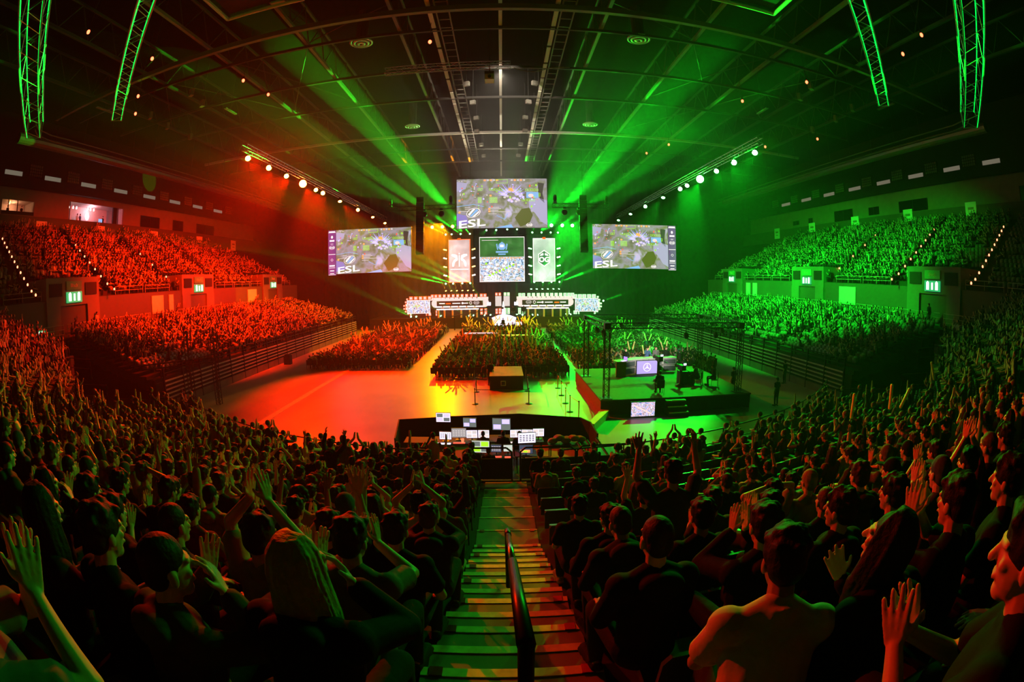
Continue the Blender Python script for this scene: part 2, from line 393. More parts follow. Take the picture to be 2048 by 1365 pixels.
truss('lighting_truss', (-8.9, 34.5, 24.2), (.75, 34.5, 24.2), .5, 'short horizontal truss hanging high over mid floor beside the projector')
pr = empty('projector', (-.85, 35.2, 23.5), 0, 'boxy white projector hanging under the mid-hall truss', 'projector')
MB().bx(-.35, .35, -.45, .45, -.42, .05).build('housing', M_white, pr); MB().bx(-.36, .36, -.46, .46, .05, .3).build('top_cover', M_black, pr)
MB().lathe([(.13, 0), (.13, .12), (.1, .14)], (0, -.45, -.2), 14, (0, -1, 0)).build('lens', M_steel, pr); MB().tube((0, 0, .3), (0, 0, 6.75), .04).build('hanger', M_steel, pr)
pts = [Vector((1.0+i*.33, 34.6, 24.0-.35*sin(i*pi/8)*(1 if i < 9 else .4))) for i in range(14)]
o = MB().path([p-pts[0] for p in pts], .035, 5).build('cable', mat('cable_sheath', (.3, .3, .3), .5), None, pts[0]); tag(o, 'loose bundle of cables sagging from the mid-hall truss', 'cable')
# diagonal trusses over the corners; added glowing strips stand in for green light
M_chordglow = glow('chord_glow', (.0, 1, .06), 2.2, True)
def glow_chords(t, a, b, h):
    u, w, d = MB.frame(b-a)
    for q, r in ((h, h), (-h, h), (-h, -h), (h, -h)): MB().tube(u*q+w*r, b-a+u*q+w*r, .03, 4).build('chord_glow', M_chordglow, t, label='added green glow strip along the chord')
M_aluc = mat('aluminium_truss_bright', (.7, .7, .7), .3, .6)
for s, sd in ((-1, 'left'), (1, 'right')):
    A_, B_ = Vector((s*12.0, 10.6, 22)), Vector((s*(29.5 if s < 0 else 28.3), 26.3 if s < 0 else 25.4, 22))
    t = truss('diagonal_truss', A_, B_, .95, 'green-lit box truss hanging diagonally overhead, inner one on the '+sd, 'truss', M_aluc, .05, lr=.025)
    glow_chords(t, A_, B_, .41); hang(t)
    A_, B_ = Vector((s*16.0, 5.9, 22)), Vector((s*37.0, 22.0, 22))
    t = truss('corner_truss', A_, B_, 1.5, 'wide green-lit corner truss overhead at the far '+sd, 'truss', M_aluc, .055, lr=.025)
    glow_chords(t, A_, B_, .68); hang(t)
    rl = empty('catwalk_rail', (s*38.6, 0, 22), 0, 'long thin twin rail under the roof along the %s side' % sd, 'catwalk rail')
    for z in (0, .5): MB().path([Vector((-s*1.6, 22.0, z)), Vector((-s*.6, 23.0, z)), Vector((0, 25.2, z)), Vector((0, 80, z))], .06, 6).build('rail', M_beam, rl)
    for j in range(14): MB().tube((0, 26+j*4, 0), (0, 26+j*4, 8.3), .03, 5).build('hanger_rod', M_beamd, rl)
    o = MB().lathe([(.55, 0), (.55, 64)], (0, 0, 0), 12, (0, 1, 0)).build('air_duct', mat('duct_metal', (.22, .2, .17), .4, .5), None, (s*44, 24, 23.6)); hang(o); tag(o, 'long round air duct under the roof along the %s side' % sd, 'duct')
    # square screen frame cropped by the top edge
    f = empty('hanging_frame', (s*13.5, 19.4, 24), 0, 'corner of a large pale square frame hanging overhead, %s of centre' % ('left' if s < 0 else 'right'), 'frame')
    for q in (-1, 1):
        MB().tube((-2.6, q*2.6, 0), (2.6, q*2.6, 0), .13, 8).build('frame_bar', M_tray, f); MB().tube((q*2.6, -2.6, 0), (q*2.6, 2.6, 0), .13, 8).build('frame_bar', M_tray, f)
    MB().box((0, 0, .2), (4.6, 4.6, .1)).build('mesh_panel', M_black, f); MB().box((-s*1.0, 2.5, .25), (.9, .5, .5)).build('motor_box', M_tray, f); hang(f)
# little ceiling loudspeakers and red beacon lamps
M_spk = mat('pale_speaker_box', (.24, .23, .2), .5)
for s in (-1, 1):
    for j, (x, y) in enumerate([(3.1, 42), (2.8, 47), (2.7, 52), (2.9, 57), (2.6, 63), (2.5, 69)]):
        o = MB().box((0, 0, 0), (.55, .3, .42), .4*s).build('ceiling_speaker', M_spk, None, (s*x, y, 25.9)); hang(o); tag(o, 'small pale loudspeaker under the %s gantry, %s from the camera' % ('left' if s < 0 else 'right', order[j]), 'speaker', 'small ceiling loudspeakers')
    for j, (x, y) in enumerate([(27.5, 34), (28.2, 37), (34.6, 36), (35.3, 40), (35.5, 45)]):
        o = MB().box((0, 0, 0), (.6, .35, .7), .5*s).build('side_speaker', M_spk, None, (s*x, y, 25.8)); hang(o); tag(o, 'pale loudspeaker box high under the %s side roof, %s from the camera' % ('left' if s < 0 else 'right', order[j]), 'speaker', 'small side loudspeakers')
M_beac = glow('red_beacon', (1, .08, .03), 9)
for j, (x, y, z) in enumerate([(-25.3, 17.5, 24.6), (-24.4, 24.2, 24.6), (-29, 28, 24), (-32, 31, 24), (-21, 33, 25), (-20.5, 37, 25), (26.8, 18.2, 24.6), (27.9, 21.5, 24.6), (25.5, 32, 25), (22.6, 39.3, 25), (34.5, 43, 24), (31, 49.5, 24), (-5, 31.5, 25), (21, 57, 25), (19.5, 62, 25)]):
    o = empty('beacon_lamp', (x, y, z), 0, '%s small red lamp under the %s roof counted from the camera' % (order[j % 6 if j < 6 else (j-6) % 9], 'left' if x < 0 else 'right'), 'lamp', 'small red lamps in the roof')
    hang(o); MB().ell((0, 0, 0), (.13, .13, .17), n=10, m=6).build('red_globe', M_beac, o, smooth=True); MB().tube((0, 0, .12), (0, 0, .4), .08, 8).build('base', M_steel, o)
for s in (-1, 1):
    for j, (y, L) in enumerate([(30.5, 2.6), (40, 2.2)]):
        o = MB().box((0, 0, 0), (.3, L, .1)).build('strip_light', M_spk, None, (s*(36.5 if j == 0 else 26.5), y if s < 0 else y+2, 25.5)); hang(o); tag(o, 'unlit pale strip light under the %s roof, %s' % ('left' if s < 0 else 'right', 'nearer' if j == 0 else 'farther'), 'strip light')
# row of louvre panels and dim strip lights high on both side walls
M_louv = mat('louvre_panel', (.2, .19, .16), .6, var=.4, scale=6)
M_dim = glow('dim_strip', (.9, .78, .55), .16)
for s, nm in ((-1, 'left'), (1, 'right')):
    for j in range(8):
        y = 29.6+7.18*j
        o = MB().bx(-.08, .08, -1.5, 1.5, -.25, .25).build('wall_strip_light', M_dim, None, (s*53.9, y, 23.1)); tag(o, 'dim strip light high on the %s wall, %s from the camera' % (nm, order[j]), 'strip light', 'dim strip lights on the %s wall' % nm)
        p = empty('louvre_panel', (s*53.9, y+3.9, 23.7), 0, 'gridded louvre panel high on the %s wall, %s from the camera' % (nm, order[j]), 'louvre', 'louvre panels on the %s wall' % nm)
        MB().bx(-.05, .05, -1.25, 1.25, -.75, .75).build('backing', M_black, p)
        m = MB()
        for a in range(4):
            for b in range(6): m.bx(-s*.14-.05, -s*.14+.05, -1.15+b*.39, -.88+b*.39, -.68+a*.36, -.42+a*.36)
        m.build('louvre_grid', M_louv, p)
    struct('trim_%d' % (2 if s < 0 else 3), MB().bx(*sorted((s*53.94, s*54.5)), 4, 96, 21.6, 30), M_black)
# ================================================================ STAGE LAMPS
LENS = {'red': glow('red_lens', (1, .25, .03), 45), 'green': glow('green_lens', (.22, 1, .3), 22), 'white': glow('white_lens', (1, .9, .8), 9), 'amber': glow('amber_lens', (1, .42, .06), 16)}
M_lamp = mat('lamp_housing', (.015, .015, .016), .45, .3)
def wash_lamp(loc, direction, col, rad, label, group, hang=.55):
    t = empty('stage_lamp', loc, 0, label, 'stage lamp', group); d = Vector(direction).normalized()
    MB().lathe([(rad*.7, -.42), (rad*.95, -.3), (rad*1.05, 0), (rad*.9, .02)], (0, 0, 0), 14, d).build('housing', M_lamp, t, smooth=True)
    MB().lathe([(.01, .0), (rad*.9, .0), (rad*.8, .05), (.01, .08)], d*.02, 14, d).build('lens', LENS[col], t, smooth=True)
    MB().tube((0, 0, hang), (rad, 0, 0), .025, 5).build('yoke_arm', M_lamp, t); MB().tube((0, 0, hang), (-rad, 0, 0), .025, 5).build('yoke_arm', M_lamp, t); return t
def lamp_light(nm, loc, direction, power, col, deg, blend=.5, off=.2, size=.06):
    d = Vector(direction).normalized(); p = Vector(loc)+d*off; return spot(nm, p, p+d*10, power, col, deg, blend, size)
ZL = 18.05
truss('side_truss', (-20, 33, ZL+.75), (-20, 82, ZL+.75), .5, 'long lighting truss carrying red lamps along the left side', r=.035, pitch=.9)
truss('side_truss', (20, 32.6, ZL+.75), (20, 82, ZL+.75), .5, 'long lighting truss carrying green lamps along the right side', r=.035, pitch=.9)
EYEDIR = lambda p: (EYE-Vector(p)).normalized()
YL = [33.7, 37.6, 41.4, 45.5, 49.2, 51.4, 57.5, 65.4, 73.5, 81.6]
for i, y in enumerate(YL):
    for s, col, nm in ((-1, 'red', 'left'), (1, 'green', 'right')):
        p = (s*20, y, ZL); big = (i == 3); e = EYEDIR(p)
        side = Vector((-s*.2, -.35, -.85)); d = e if i in (1, 3, 5, 7) else (Vector((-s*.55, -.6, -.6)) if i in (0, 2, 4) else side)
        wash_lamp(p, d, col, .44 if big else .27, '%s stage lamp on the %s side truss, %s from the camera' % ('dazzling '+col if big else 'lit '+col, nm, order[i]), None)
        C = RED if s < 0 else GRN
        if big: lamp_light('lamp_glow_'+nm, p, d, 11000 if s < 0 else 9000, C, 70, 1.0, .35)
        if i in (5, 6, 7): lamp_light('lamp_cone_'+nm, p, Vector((s*.12, -.2, -1)), 5500, C, 34, .8)
        if i == 1: lamp_light('lamp_glow_'+nm, p, d, 3000, C, 70, 1.0, .35)
for s, col, nm, xs in ((-1, 'red', 'left', [-11.5, -9.8, -8.1]), (1, 'green', 'right', [8.2, 10.0, 11.7])):
    for j, x in enumerate(xs): wash_lamp((x, 80.04, 16.76), EYEDIR((x, 80, 16.9)), col if s > 0 else 'amber', .3, 'lit %s lamp above the %s stage banner, %s from the left' % ('green' if s > 0 else 'amber', nm, order[j]), None)
truss('stage_truss', (-17, 80.33, 17.6), (17, 80.33, 17.6), .6, 'wide dark lighting truss high above the stage banners', m=M_steel)
# short trusses either side of the hanging centre screen, with moving heads on them
for s, nm in ((-1, 'left'), (1, 'right')):
    xa, xb = (-16, -6.3) if s < 0 else (6.9, 14.8)
    truss('stage_truss', (xa, 66, 17.9), (xb, 66, 17.9), .55, 'short dark truss %s of the hanging centre screen' % nm, m=M_steel)
    for j, x in enumerate([xa+.6, xb-.6] if s < 0 else [xa+.4, xb-.3]):
        t = empty('moving_head', (x, 66, 18.2), 0, 'dark unlit lamp standing on the short truss %s of centre screen, %s end' % (nm, ['left', 'right'][j]), 'stage lamp')
        MB().bx(-.22, .22, -.2, .2, 0, .3).build('base', M_lamp, t); MB().capsule((0, 0, .55), (0, -.15, 1.0), .26, .24).build('head', M_lamp, t, smooth=True)
    for j, x in enumerate([-10.6, -8.2] if s < 0 else [8.6, 10.6]):
        t = empty('moving_head', (x, 66, 17.2), 0, 'round dark lamp hanging under the short truss %s of centre screen, %s one' % (nm, ['left', 'right'][j]), 'stage lamp')
        MB().bx(-.22, .22, -.2, .2, .2, .5).build('base', M_lamp, t); MB().ell((0, 0, -.25), (.42, .34, .42)).build('head', M_lamp, t, smooth=True); MB().lathe([(.3, 0), (.3, .05)], (0, -.3, -.25), 14, (0, -1, -.2)).build('lens', M_steel, t)
    # line array column
    t = empty('line_array', (s*11.15, 66, 19.0), 0, 'tall dark loudspeaker column hanging %s of the centre screen' % nm, 'loudspeaker')
    MB().bx(-.5, .5, -.3, .3, -.3, .4).build('rigging_frame', M_steel, t)
    for k in range(12):
        tilt = -.02*k; z = -.65-k*.6
        MB().box((0, -.03*k*k*.12, z), (1.05, .7, .55), R=Matrix.Rotation(tilt-.04*max(0, k-7), 3, 'X')).build('speaker_box', M_black if k % 2 else M_lamp, t)
    MB().tube((0, 0, .4), (0, 0, 8), .03).build('chain', M_steel, t)
# sharp beams: (x, z, direction, colour, spot power, cone degrees)
M_head = M_lamp
def beam_lamp(p, d, col, power, deg, label, group, cols, small=False):
    t = empty('beam_lamp', p, 0, label, 'stage lamp', group); d = Vector(d).normalized(); k = .68
    MB().capsule(Vector(d)*-.3*k, d*.02, .16*k, .2*k).build('head', M_head, t, smooth=True)
    MB().lathe([(.01, 0), (.2*k, 0), (.17*k, .07), (.01, .1)], d*.16*k, 12, d).build('lens', LENS[cols], t, smooth=True)
    if power: lamp_light('beam', p, d, power, col, deg, .25, .35, .03)
BEAM = 85.0
Q = Vector
def B(group, cols, col, power, deg, items, word):
    for j, (p, tgt) in enumerate(items):
        d = (Q(tgt)-Q(p)); s = 'left' if p[0] < 0 else 'right'
        beam_lamp(p, d, col, power*BEAM, deg, '%s, %s from the centre on the %s' % (word, order[j], s), group, cols)
# top row: four green beams each side fanned towards the camera roof
def BX(items, word):
    for j, (p, tgt, pw, dg_) in enumerate(items):
        beam_lamp(p, Q(tgt)-Q(p), GRN, pw*BEAM, dg_, '%s, %s from the centre on the %s' % (word, order[j], 'left' if p[0] < 0 else 'right'), None, 'green')
BX([((-5.2, 80, 15.4), (-17.6, 36, 29.0), 9000, 5.6), ((-6.7, 80, 15.4), (-23.7, 46, 27.0), 6500, 4.6), ((-8.2, 80, 15.4), (-22.5, 50, 23.5), 3500, 4.4), ((-9.2, 80, 15.4), (-21.5, 50, 20.8), 2600, 4.2)], 'sharp green beam lamp above the left banner')
BX([((5.0, 80, 15.5), (9.5, 34, 29), 2600, 5), ((6.5, 80, 15.5), (19.0, 36, 29.0), 9000, 6.0), ((8.0, 80, 15.5), (24, 44, 26), 6000, 5.0), ((9.2, 80, 15.5), (22, 48, 21.5), 2600, 4.4)], 'sharp green beam lamp above the right banner')
BX([((-.9, 80, 16), (-1.6, 60, 12), 60, 7), ((-2.5, 80, 16), (-4, 60, 12), 60, 7)], 'short green lamp above the centre stage screen')
BX([((.9, 80, 16), (1.6, 60, 29), 500, 6), ((2.5, 80, 16), (5, 60, 27), 500, 6)], 'short green lamp above the centre stage screen')
# lower row under the banners: shallow green beams towards the sides
BEAM *= 1.8
BX([((-5.2, 79.6, 7.25), (-16, 48, 14.6), 9000, 3.2), ((-6.5, 79.6, 7.25), (-17, 48, 13.8), 9000, 3.2), ((-8.0, 79.6, 7.25), (-20, 50, 12.4), 11000, 3.2), ((-9.2, 79.6, 7.25), (-23, 52, 11.4), 9000, 3.2)], 'sharp green beam lamp under the left banner')
BX([((5.2, 79.6, 7.3), (8.4, 45, 16), 6000, 4), ((6.6, 79.6, 7.3), (10.7, 52, 14.7), 8000, 4), ((8.0, 79.6, 7.3), (15, 56, 12.9), 9000, 3.6), ((9.3, 79.6, 7.3), (22.5, 52, 13.4), 12000, 3.6)], 'sharp green beam lamp under the right banner')
# amber and green up-cones along the booth roofs
B(None, 'amber', AMB, 500, 12, [((-4.7-.9*i, 79.4, 5.95), (-5.0-1.15*i, 78.5, 9.8)) for i in range(6)], 'amber up-light cone lamp on the left booth roof')
B(None, 'green', GRN, 500, 12, [((4.7+.9*i, 79.4, 6.05), (4.7+1.15*i, 78.5, 9.8)) for i in range(6)], 'green up-light cone lamp on the right booth roof')
# stage-edge lamps
B(None, 'green', GRN, 1100, 3.6, [((-1.9, 78.2, 2.0), (-3.6, 76.6, 5)), ((-2.8, 78.2, 2.0), (-6, 76.4, 4.8)), ((-4.6, 78.2, 2.0), (-9.2, 76.0, 4.8)), ((-5.3, 78.2, 2.0), (-10.6, 76, 4.6)), ((-9.3, 78.2, 2.0), (-12.4, 76.5, 4.6)), ((-9.9, 78.2, 2.0), (-13.4, 76.5, 4.6)), ((-14.0, 78.2, 2.0), (-23.7, 60, 9.0)), ((-14.9, 78.2, 2.0), (-23.1, 52, 10.4))], 'green beam lamp standing on the left stage edge')
B(None, 'green', GRN, 1100, 3.6, [((2.3, 78.2, 2.0), (2.25, 77.4, 12)), ((3.1, 78.2, 2.0), (4.2, 77.0, 3)), ((4.7, 78.2, 2.0), (7.4, 77, 3.2)), ((5.5, 78.2, 2.0), (9.4, 77.4, 3)), ((10.2, 78.2, 2.0), (12.4, 76.6, 4.4)), ((10.9, 78.2, 2.0), (13.6, 76.6, 4.6)), ((16.6, 79.2, 4.2), (23.8, 55, 9.3))], 'green beam lamp standing on the right stage edge')
# small strobe bars beside the banners
for s, nm in ((-1, 'left'), (1, 'right')):
    for cx_, cn in ((-9.35 if s < 0 else 9.3, 'outer'), (-4.65 if s < 0 else 4.6, 'inner')):
        for j in range(4):
            z = 8.6+j*1.42
            t = empty('strobe_lamp', (cx_, 79.9, z), 0, 'small white strobe lamp on the %s edge of the %s banner, %s from the bottom' % (cn, nm, order[j]), 'stage lamp', 'strobe lamps beside the banners')
            R = Matrix.Rotation(.25*(-1 if (s*(1 if cn == 'outer' else -1)) > 0 else 1), 3, 'Y')
            MB().box((0, 0, 0), (.62, .2, .22), R=R).build('housing', M_lamp, t); MB().box((0, -.1, 0), (.55, .05, .17), R=R).build('lens', LENS['amber' if s < 0 else 'green'] if j % 2 else LENS['white'], t)
    for j in range(5):
        x = s*(5.0+j*1.22); t = empty('strobe_lamp', (x, 78.7, 2.55), 0, 'round %s lamp under the players\' desk on the %s booth, %s from the centre' % ('amber' if s < 0 else 'green', nm, order[j]), 'stage lamp')
        MB().ell((0, 0, 0), (.17, .12, .17)).build('lens', LENS['amber' if s < 0 else 'green'], t); MB().tube((0, 0, -.1), (0, 0, -.7), .05).build('post', M_lamp, t)
# ================================================================ STAGE
M_stage = mat('stage_skirt', (.02, .02, .021), .85)
st = MB(); st.prism([(-22, 78, 0), (22, 78, 0), (22, 88, 0), (-22, 88, 0)], (0, 0, 1.75))
tag(st.build('stage_platform', M_stage), 'long black raised stage across the far end of the floor', 'stage')
def text_mesh(s, size, m, bold=.0, sx=1., depth=.0):
    cu = bpy.data.curves.new('t', 'FONT'); cu.body = s; cu.size = size; cu.align_x = 'CENTER'; cu.align_y = 'CENTER'; cu.offset = bold; cu.extrude = depth; cu.resolution_u = 3
    o = bpy.data.objects.new('t', cu); COL.objects.link(o); dg = bpy.context.evaluated_depsgraph_get()
    me = bpy.data.meshes.new_from_object(o.evaluated_get(dg)); bpy.data.objects.remove(o); bpy.data.curves.remove(cu)
    # text lies in XY: stand it up in XZ facing -Y
    me.transform(Matrix(((sx, 0, 0, 0), (0, 0, -1, 0), (0, 1, 0, 0), (0, 0, 0, 1)))); me.materials.clear(); me.materials.append(m); return me
def lettering(s, size, m, parent, loc, bold=.0, sx=1., shear=0., rot=0., name='lettering', depth=.01):
    me = text_mesh(s, size, m, bold, sx, depth)
    if shear or rot: me.transform(Matrix.Rotation(rot, 4, 'Y') @ Matrix(((1, 0, shear, 0), (0, 1, 0, 0), (0, 0, 1, 0), (0, 0, 0, 1))))
    return link(name, me, parent, loc)
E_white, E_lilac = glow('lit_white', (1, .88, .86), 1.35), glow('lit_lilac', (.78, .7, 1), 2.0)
E_lime, E_blue, E_sky = glow('lit_lime', (.42, .95, .02), 1.2), glow('lit_violet', (.4, .33, 1), 2.2), glow('lit_sky', (.28, .55, .95), 1.0)
E_org, E_redg, E_dim = glow('lit_orange', (1, .33, .08), 1.6), glow('lit_red', (1, .1, .05), 1.3), glow('lit_grey', (.9, .8, .78), .85)
E_pink = glow('lit_pinkish', (1, .74, .7), 1.1); E_purple = glow('lit_purple', (.3, .1, .42), .55)
E_orgf = glow('orange_edge', (1, .1, .006), 1.6); E_grnf = glow('green_edge', (.4, 1, .4), 2.0)
E_cloud, E_olive, E_murk, E_haze = glow('cloud_patch', (.36, .33, .48), 1.35), glow('olive_patch', (.11, .13, .02), 1), glow('murk_patch', (.06, .055, .04), 1), glow('violet_patch', (.2, .16, .42), 1.5)
def footage(name, cols, strength, scale, seed, bright=1.):
    """moving-picture content of a screen: mottled landscape colours"""
    if name in MATS: return MATS[name]
    m, n, l, b = nodes_of(name); b.inputs['Base Color'].default_value = (.02, .02, .02, 1)
    tc = n.new('ShaderNodeTexCoord'); mp = n.new('ShaderNodeMapping'); mp.inputs['Location'].default_value = (seed, 0, seed*.7)
    n1 = n.new('ShaderNodeTexNoise'); n1.inputs['Scale'].default_value = scale; n1.inputs['Detail'].default_value = 5; n1.inputs['Distortion'].default_value = .25
    cr = n.new('ShaderNodeValToRGB'); e = cr.color_ramp
    while len(e.elements) < len(cols): e.elements.new(.5)
    for i, (p, c) in enumerate(cols): e.elements[i].position = p; e.elements[i].color = (*c, 1)
    l.new(tc.outputs['Object'], mp.inputs[0]); l.new(mp.outputs[0], n1.inputs['Vector']); l.new(n1.outputs['Fac'], cr.inputs['Fac'])
    l.new(cr.outputs[0], b.inputs['Emission Color']); b.inputs['Emission Strength'].default_value = strength
    m.cycles.emission_sampling = 'FRONT'; MATS[name] = m; return m
F_map = footage('screen_landscape', [(.3, (.05, .05, .025)), (.42, (.17, .17, .10)), (.5, (.26, .23, .27)), (.58, (.15, .17, .05)), (.7, (.46, .40, .58))], 1.45, .42, 3.)
F_fight = footage('screen_skirmish', [(.34, (.04, .10, .08)), (.43, (.22, .36, .62)), (.49, (.75, .78, .95)), (.54, (.12, .28, .2)), (.6, (.55, .3, .3)), (.68, (.85, .86, 1))], 1.5, 2.0, 9.)
def ellipse(mb, cx, cz, a, b, y, n=24, hole=0.):
    if hole:
        vs = [(cx+a*k*cos(2*pi*i/n), y, cz+b*k*sin(2*pi*i/n)) for k in (1, hole) for i in range(n)]
        return mb.add(vs, [(i, (i+1) % n, n+(i+1) % n, n+i) for i in range(n)])
    return mb.add([(cx+a*cos(2*pi*i/n), y, cz+b*sin(2*pi*i/n)) for i in range(n)], [tuple(range(n))])
def quad(mb, x0, x1, z0, z1, y): return mb.add([(x0, y, z0), (x1, y, z0), (x1, y, z1), (x0, y, z1)], [(0, 1, 2, 3)])
def chip_badge(parent, x, z, a, y):
    ellipse(MB(), x, z, a, a*.62, y, hole=.86).build('badge_ring', E_white, parent)
    lettering('intel', a*.8, E_white, parent, (x, y, z), .01)
def blade_logo(parent, x, z, r, y, sq=.72, m=None, m2=None):
    """round badge with three slanted blades"""
    S = lambda p: (x+r*(p[0]+.25*p[1]), y, z+r*p[1]*sq); a = MB(); n = 28
    ring = [S((cos(2*pi*i/n)*q, sin(2*pi*i/n)*q)) for q in (1, .93) for i in range(n)]
    a.add(ring, [(i, (i+1) % n, n+(i+1) % n, n+i) for i in range(n)]); a.build('badge_ring', m or E_white, parent)
    for pts, mm in (([(-.72, -.3), (-.45, -.62), (.1, .82), (-.25, .8)], m or E_white), ([(-.36, -.7), (-.1, -.82), (.62, .55), (.25, .78)], m2 or E_sky), ([(0, -.85), (.4, -.76), (.83, .1), (.74, .4)], m or E_white)):
        MB().add([S(p) for p in pts], [(0, 1, 2, 3)]).build('blade', mm, parent)
def game_screen(name, c, w, h, yaw, label, strip=0):
    t = empty(name, c, yaw, label, 'screen')
    MB().bx(-w/2-.06, w/2+.06, 0, .3, -h/2-.06, h/2+.06).build('frame', M_lamp, t)
    MB().bx(-w/2, w/2, -.02, 0, -h/2, h/2).build('display', F_map, t)
    y = -.03; X = lambda u: (u-.5)*w; Z = lambda v: (.5-v)*h
    ic, io, im = MB(), MB(), MB()
    for j in range(5): quad(im if j % 2 else io, X(.30+.034*j), X(.325+.034*j), Z(.045), Z(.015), y); quad(io if j % 2 else im, X(.60+.034*j), X(.622+.034*j), Z(.05), Z(.015), y)
    for u, v, du, dv in ((.02, .03, .012, .02), (.05, .03, .012, .02), (.08, .03, .03, .012), (.19, .15, .012, .07), (.18, .25, .02, .012), (.035, .29, .012, .05), (.06, .29, .008, .05), (.33, .32, .012, .03), (.195, .37, .02, .01)): quad(im, X(u), X(u+du), Z(v+dv), Z(v), y)
    for u, v, du in ((.09, .58, .06), (.09, .615, .055), (.03, .65, .12), (.37, .58, .1), (.37, .61, .12), (.37, .645, .09), (.35, .67, .24), (.35, .71, .09)): quad(im, X(u), X(u+du), Z(v+.012), Z(v), y)
    for u, v in ((.35, .6), (.35, .65), (.02, .42), (.02, .66), (.365, .33)): quad(io, X(u), X(u+.022), Z(v+.035), Z(v), y)
    io.build('interface_icon_pattern', E_org, t); im.build('interface_icon_pattern', E_dim, t)
    lm = MB()
    rs = random.Random(4); ra, rb, rd = MB(), MB(), MB()
    for j in range(46): ellipse([ra, rb, rd][j % 3], X(.02+.9*rs.random()), Z(.1+.5*rs.random()), w*rs.uniform(.004, .011), w*rs.uniform(.004, .012), y-.002, 6)
    ra.build('unit_dot_pattern', E_redg, t); rb.build('unit_dot_pattern', E_lime, t); rd.build('unit_dot_pattern', E_blue, t)
    blob = lambda pts, m_: MB().add([(X(a), y+.006, Z(b)) for a, b in pts], [tuple(range(len(pts)))]).build('terrain_patch', m_, t)
    blob([(.8, .45), (.9, .4), (1, .45), (1, .95), (.93, .88), (.86, .7), (.8, .6)], E_cloud); blob([(.72, .62), (.8, .6), (.84, .75), (.8, .92), (.7, .98), (.64, .8)], E_olive); blob([(.9, .08), (.97, .1), (.95, .3), (.97, .5), (.92, .42), (.9, .3)], E_murk); blob([(.0, .05), (.12, .08), (.1, .2), (.0, .25)], E_cloud); blob([(.0, .7), (.1, .74), (.14, .9), (.0, .95)], E_haze)
    def sqr(u, v, du=.024, dv=.045):
        x0, x1, z0, z1, k = X(u), X(u+du), Z(v+dv), Z(v), .0035*w
        for q in ((x0, x1, z0, z0+k), (x0, x1, z1-k, z1), (x0, x0+k, z0, z1), (x1-k, x1, z0, z1)): quad(lm, *q, y-.005)
    for j in range(5): sqr(.76+.03*j, .215); sqr(.72+.03*j, .42)
    for j in range(12): sqr(.36+.03*j, .2+.003*j, .024, .04)
    for j in range(4):
        for q in range(3): sqr(.365+.022*j, .38+.04*q, .018, .033)
    for j in range(2):
        for q in range(3): sqr(.235+.022*j, .38+.04*q, .018, .033)
    sqr(.235, .195); sqr(.26, .195); sqr(.44, .015, .125, .08); sqr(.905, .3, .02, .07); sqr(.905, .335, .02, .035)
    lm.build('interface_grid_pattern', E_lime, t)
    bu, bw = MB(), MB()
    for j in range(26):
        a = pi*(.04+.92*j/25); r0, r1 = .06+.02*(j % 2), .17+.07*((j*7) % 5)/4; cx, cz = .6, .36
        P = lambda r, aa: (X(cx+r*cos(aa)*.85), y-.008, Z(cz-r*sin(aa)*1.25))
        (bu if j % 3 else bw).add([P(r0, a-.09), P(r0, a+.09), P(r1, a)], [(0, 1, 2)])
    for j in range(16):
        u, v = .5+.25*((j*7) % 16)/16, .32+.17*((j*11+3*j*j) % 16)/16; ellipse(bu if j % 2 else bw, X(u), Z(v), .016*w, .014*w, y-.004, 7)
    bu.build('energy_burst', E_blue, t); bw.build('energy_burst', E_dim, t)
    MB().add([(X(.57), y-.01, Z(.25)), (X(.63), y-.01, Z(.27)), (X(.62), y-.01, Z(.2)), (X(.58), y-.01, Z(.19))], [(0, 1, 2, 3)]).build('flame_spot', E_org, t)
    mb = MB(); quad(mb, X(.77), X(.905), Z(.4), Z(.28), y); mb.build('inset_panel', E_sky, t); mb = MB(); ellipse(mb, X(.82), Z(.35), .03*w, .02*w, y-.004); mb.build('inset_figure', E_pink, t)
    MB().add([(X(.42), y, Z(1)), (X(.6), y, Z(.93)), (X(.625), y, Z(1))], [(0, 1, 2)]).build('blue_panel', E_sky, t)
    ln = MB()
    for a, b in (((0, .56), (.19, .52)), ((.19, .52), (.3, .57)), ((.44, .75), (.53, .83)), ((.53, .83), (.56, .72))): ln.tube((X(a[0]), y, Z(a[1])), (X(b[0]), y, Z(b[1])), .003*w, 4)
    ln.build('outline_pattern', E_sky, t)
    blade_logo(t, X(.185), Z(.69), .075*w, y-.004)
    lettering('ESL', .118*w, E_white, t, (X(.165), y-.006, Z(.91)), .012*w/7, 1.8, .1, -.1)
    chip_badge(t, X(.8), Z(.945), .034*w, y)
    if strip:
        sw = 1.12; sx = -w/2-sw/2-.05 if strip < 0 else w/2+sw/2+.05
        mb = MB(); mb.bx(sx-sw/2, sx+sw/2, -.02, .2, -h/2-.15, h/2).build('sponsor_panel', E_purple, t)
        hz = lambda v: h/2-v*(h+.15)
        mb = MB()
        for v, ww, hh in ((.02, .9, .025), (.045, 1.1, .008), (.215, .7, .035), (.30, .4, .01), (.53, 1.0, .012), (.775, .8, .03), (.83, .9, .01), (.89, .6, .02), (.955, .6, .014), (.985, 1.05, .008)): quad(mb, sx-ww/2*sw*.9, sx+ww/2*sw*.9, hz(v+hh), hz(v), y)
        ellipse(mb, sx, hz(.15), .16, .22, y, 6); ellipse(mb, sx, hz(.66), .17, .17, y, hole=.75); mb.build('sponsor_logo_print', E_white, t)
        chip_badge(t, sx, hz(.385), .42, y)
    for x in (-w*.35, w*.35): MB().tube((x, .15, h/2), (x, .15, h/2+3.5), .03).build('hanger', M_steel, t)
    return t
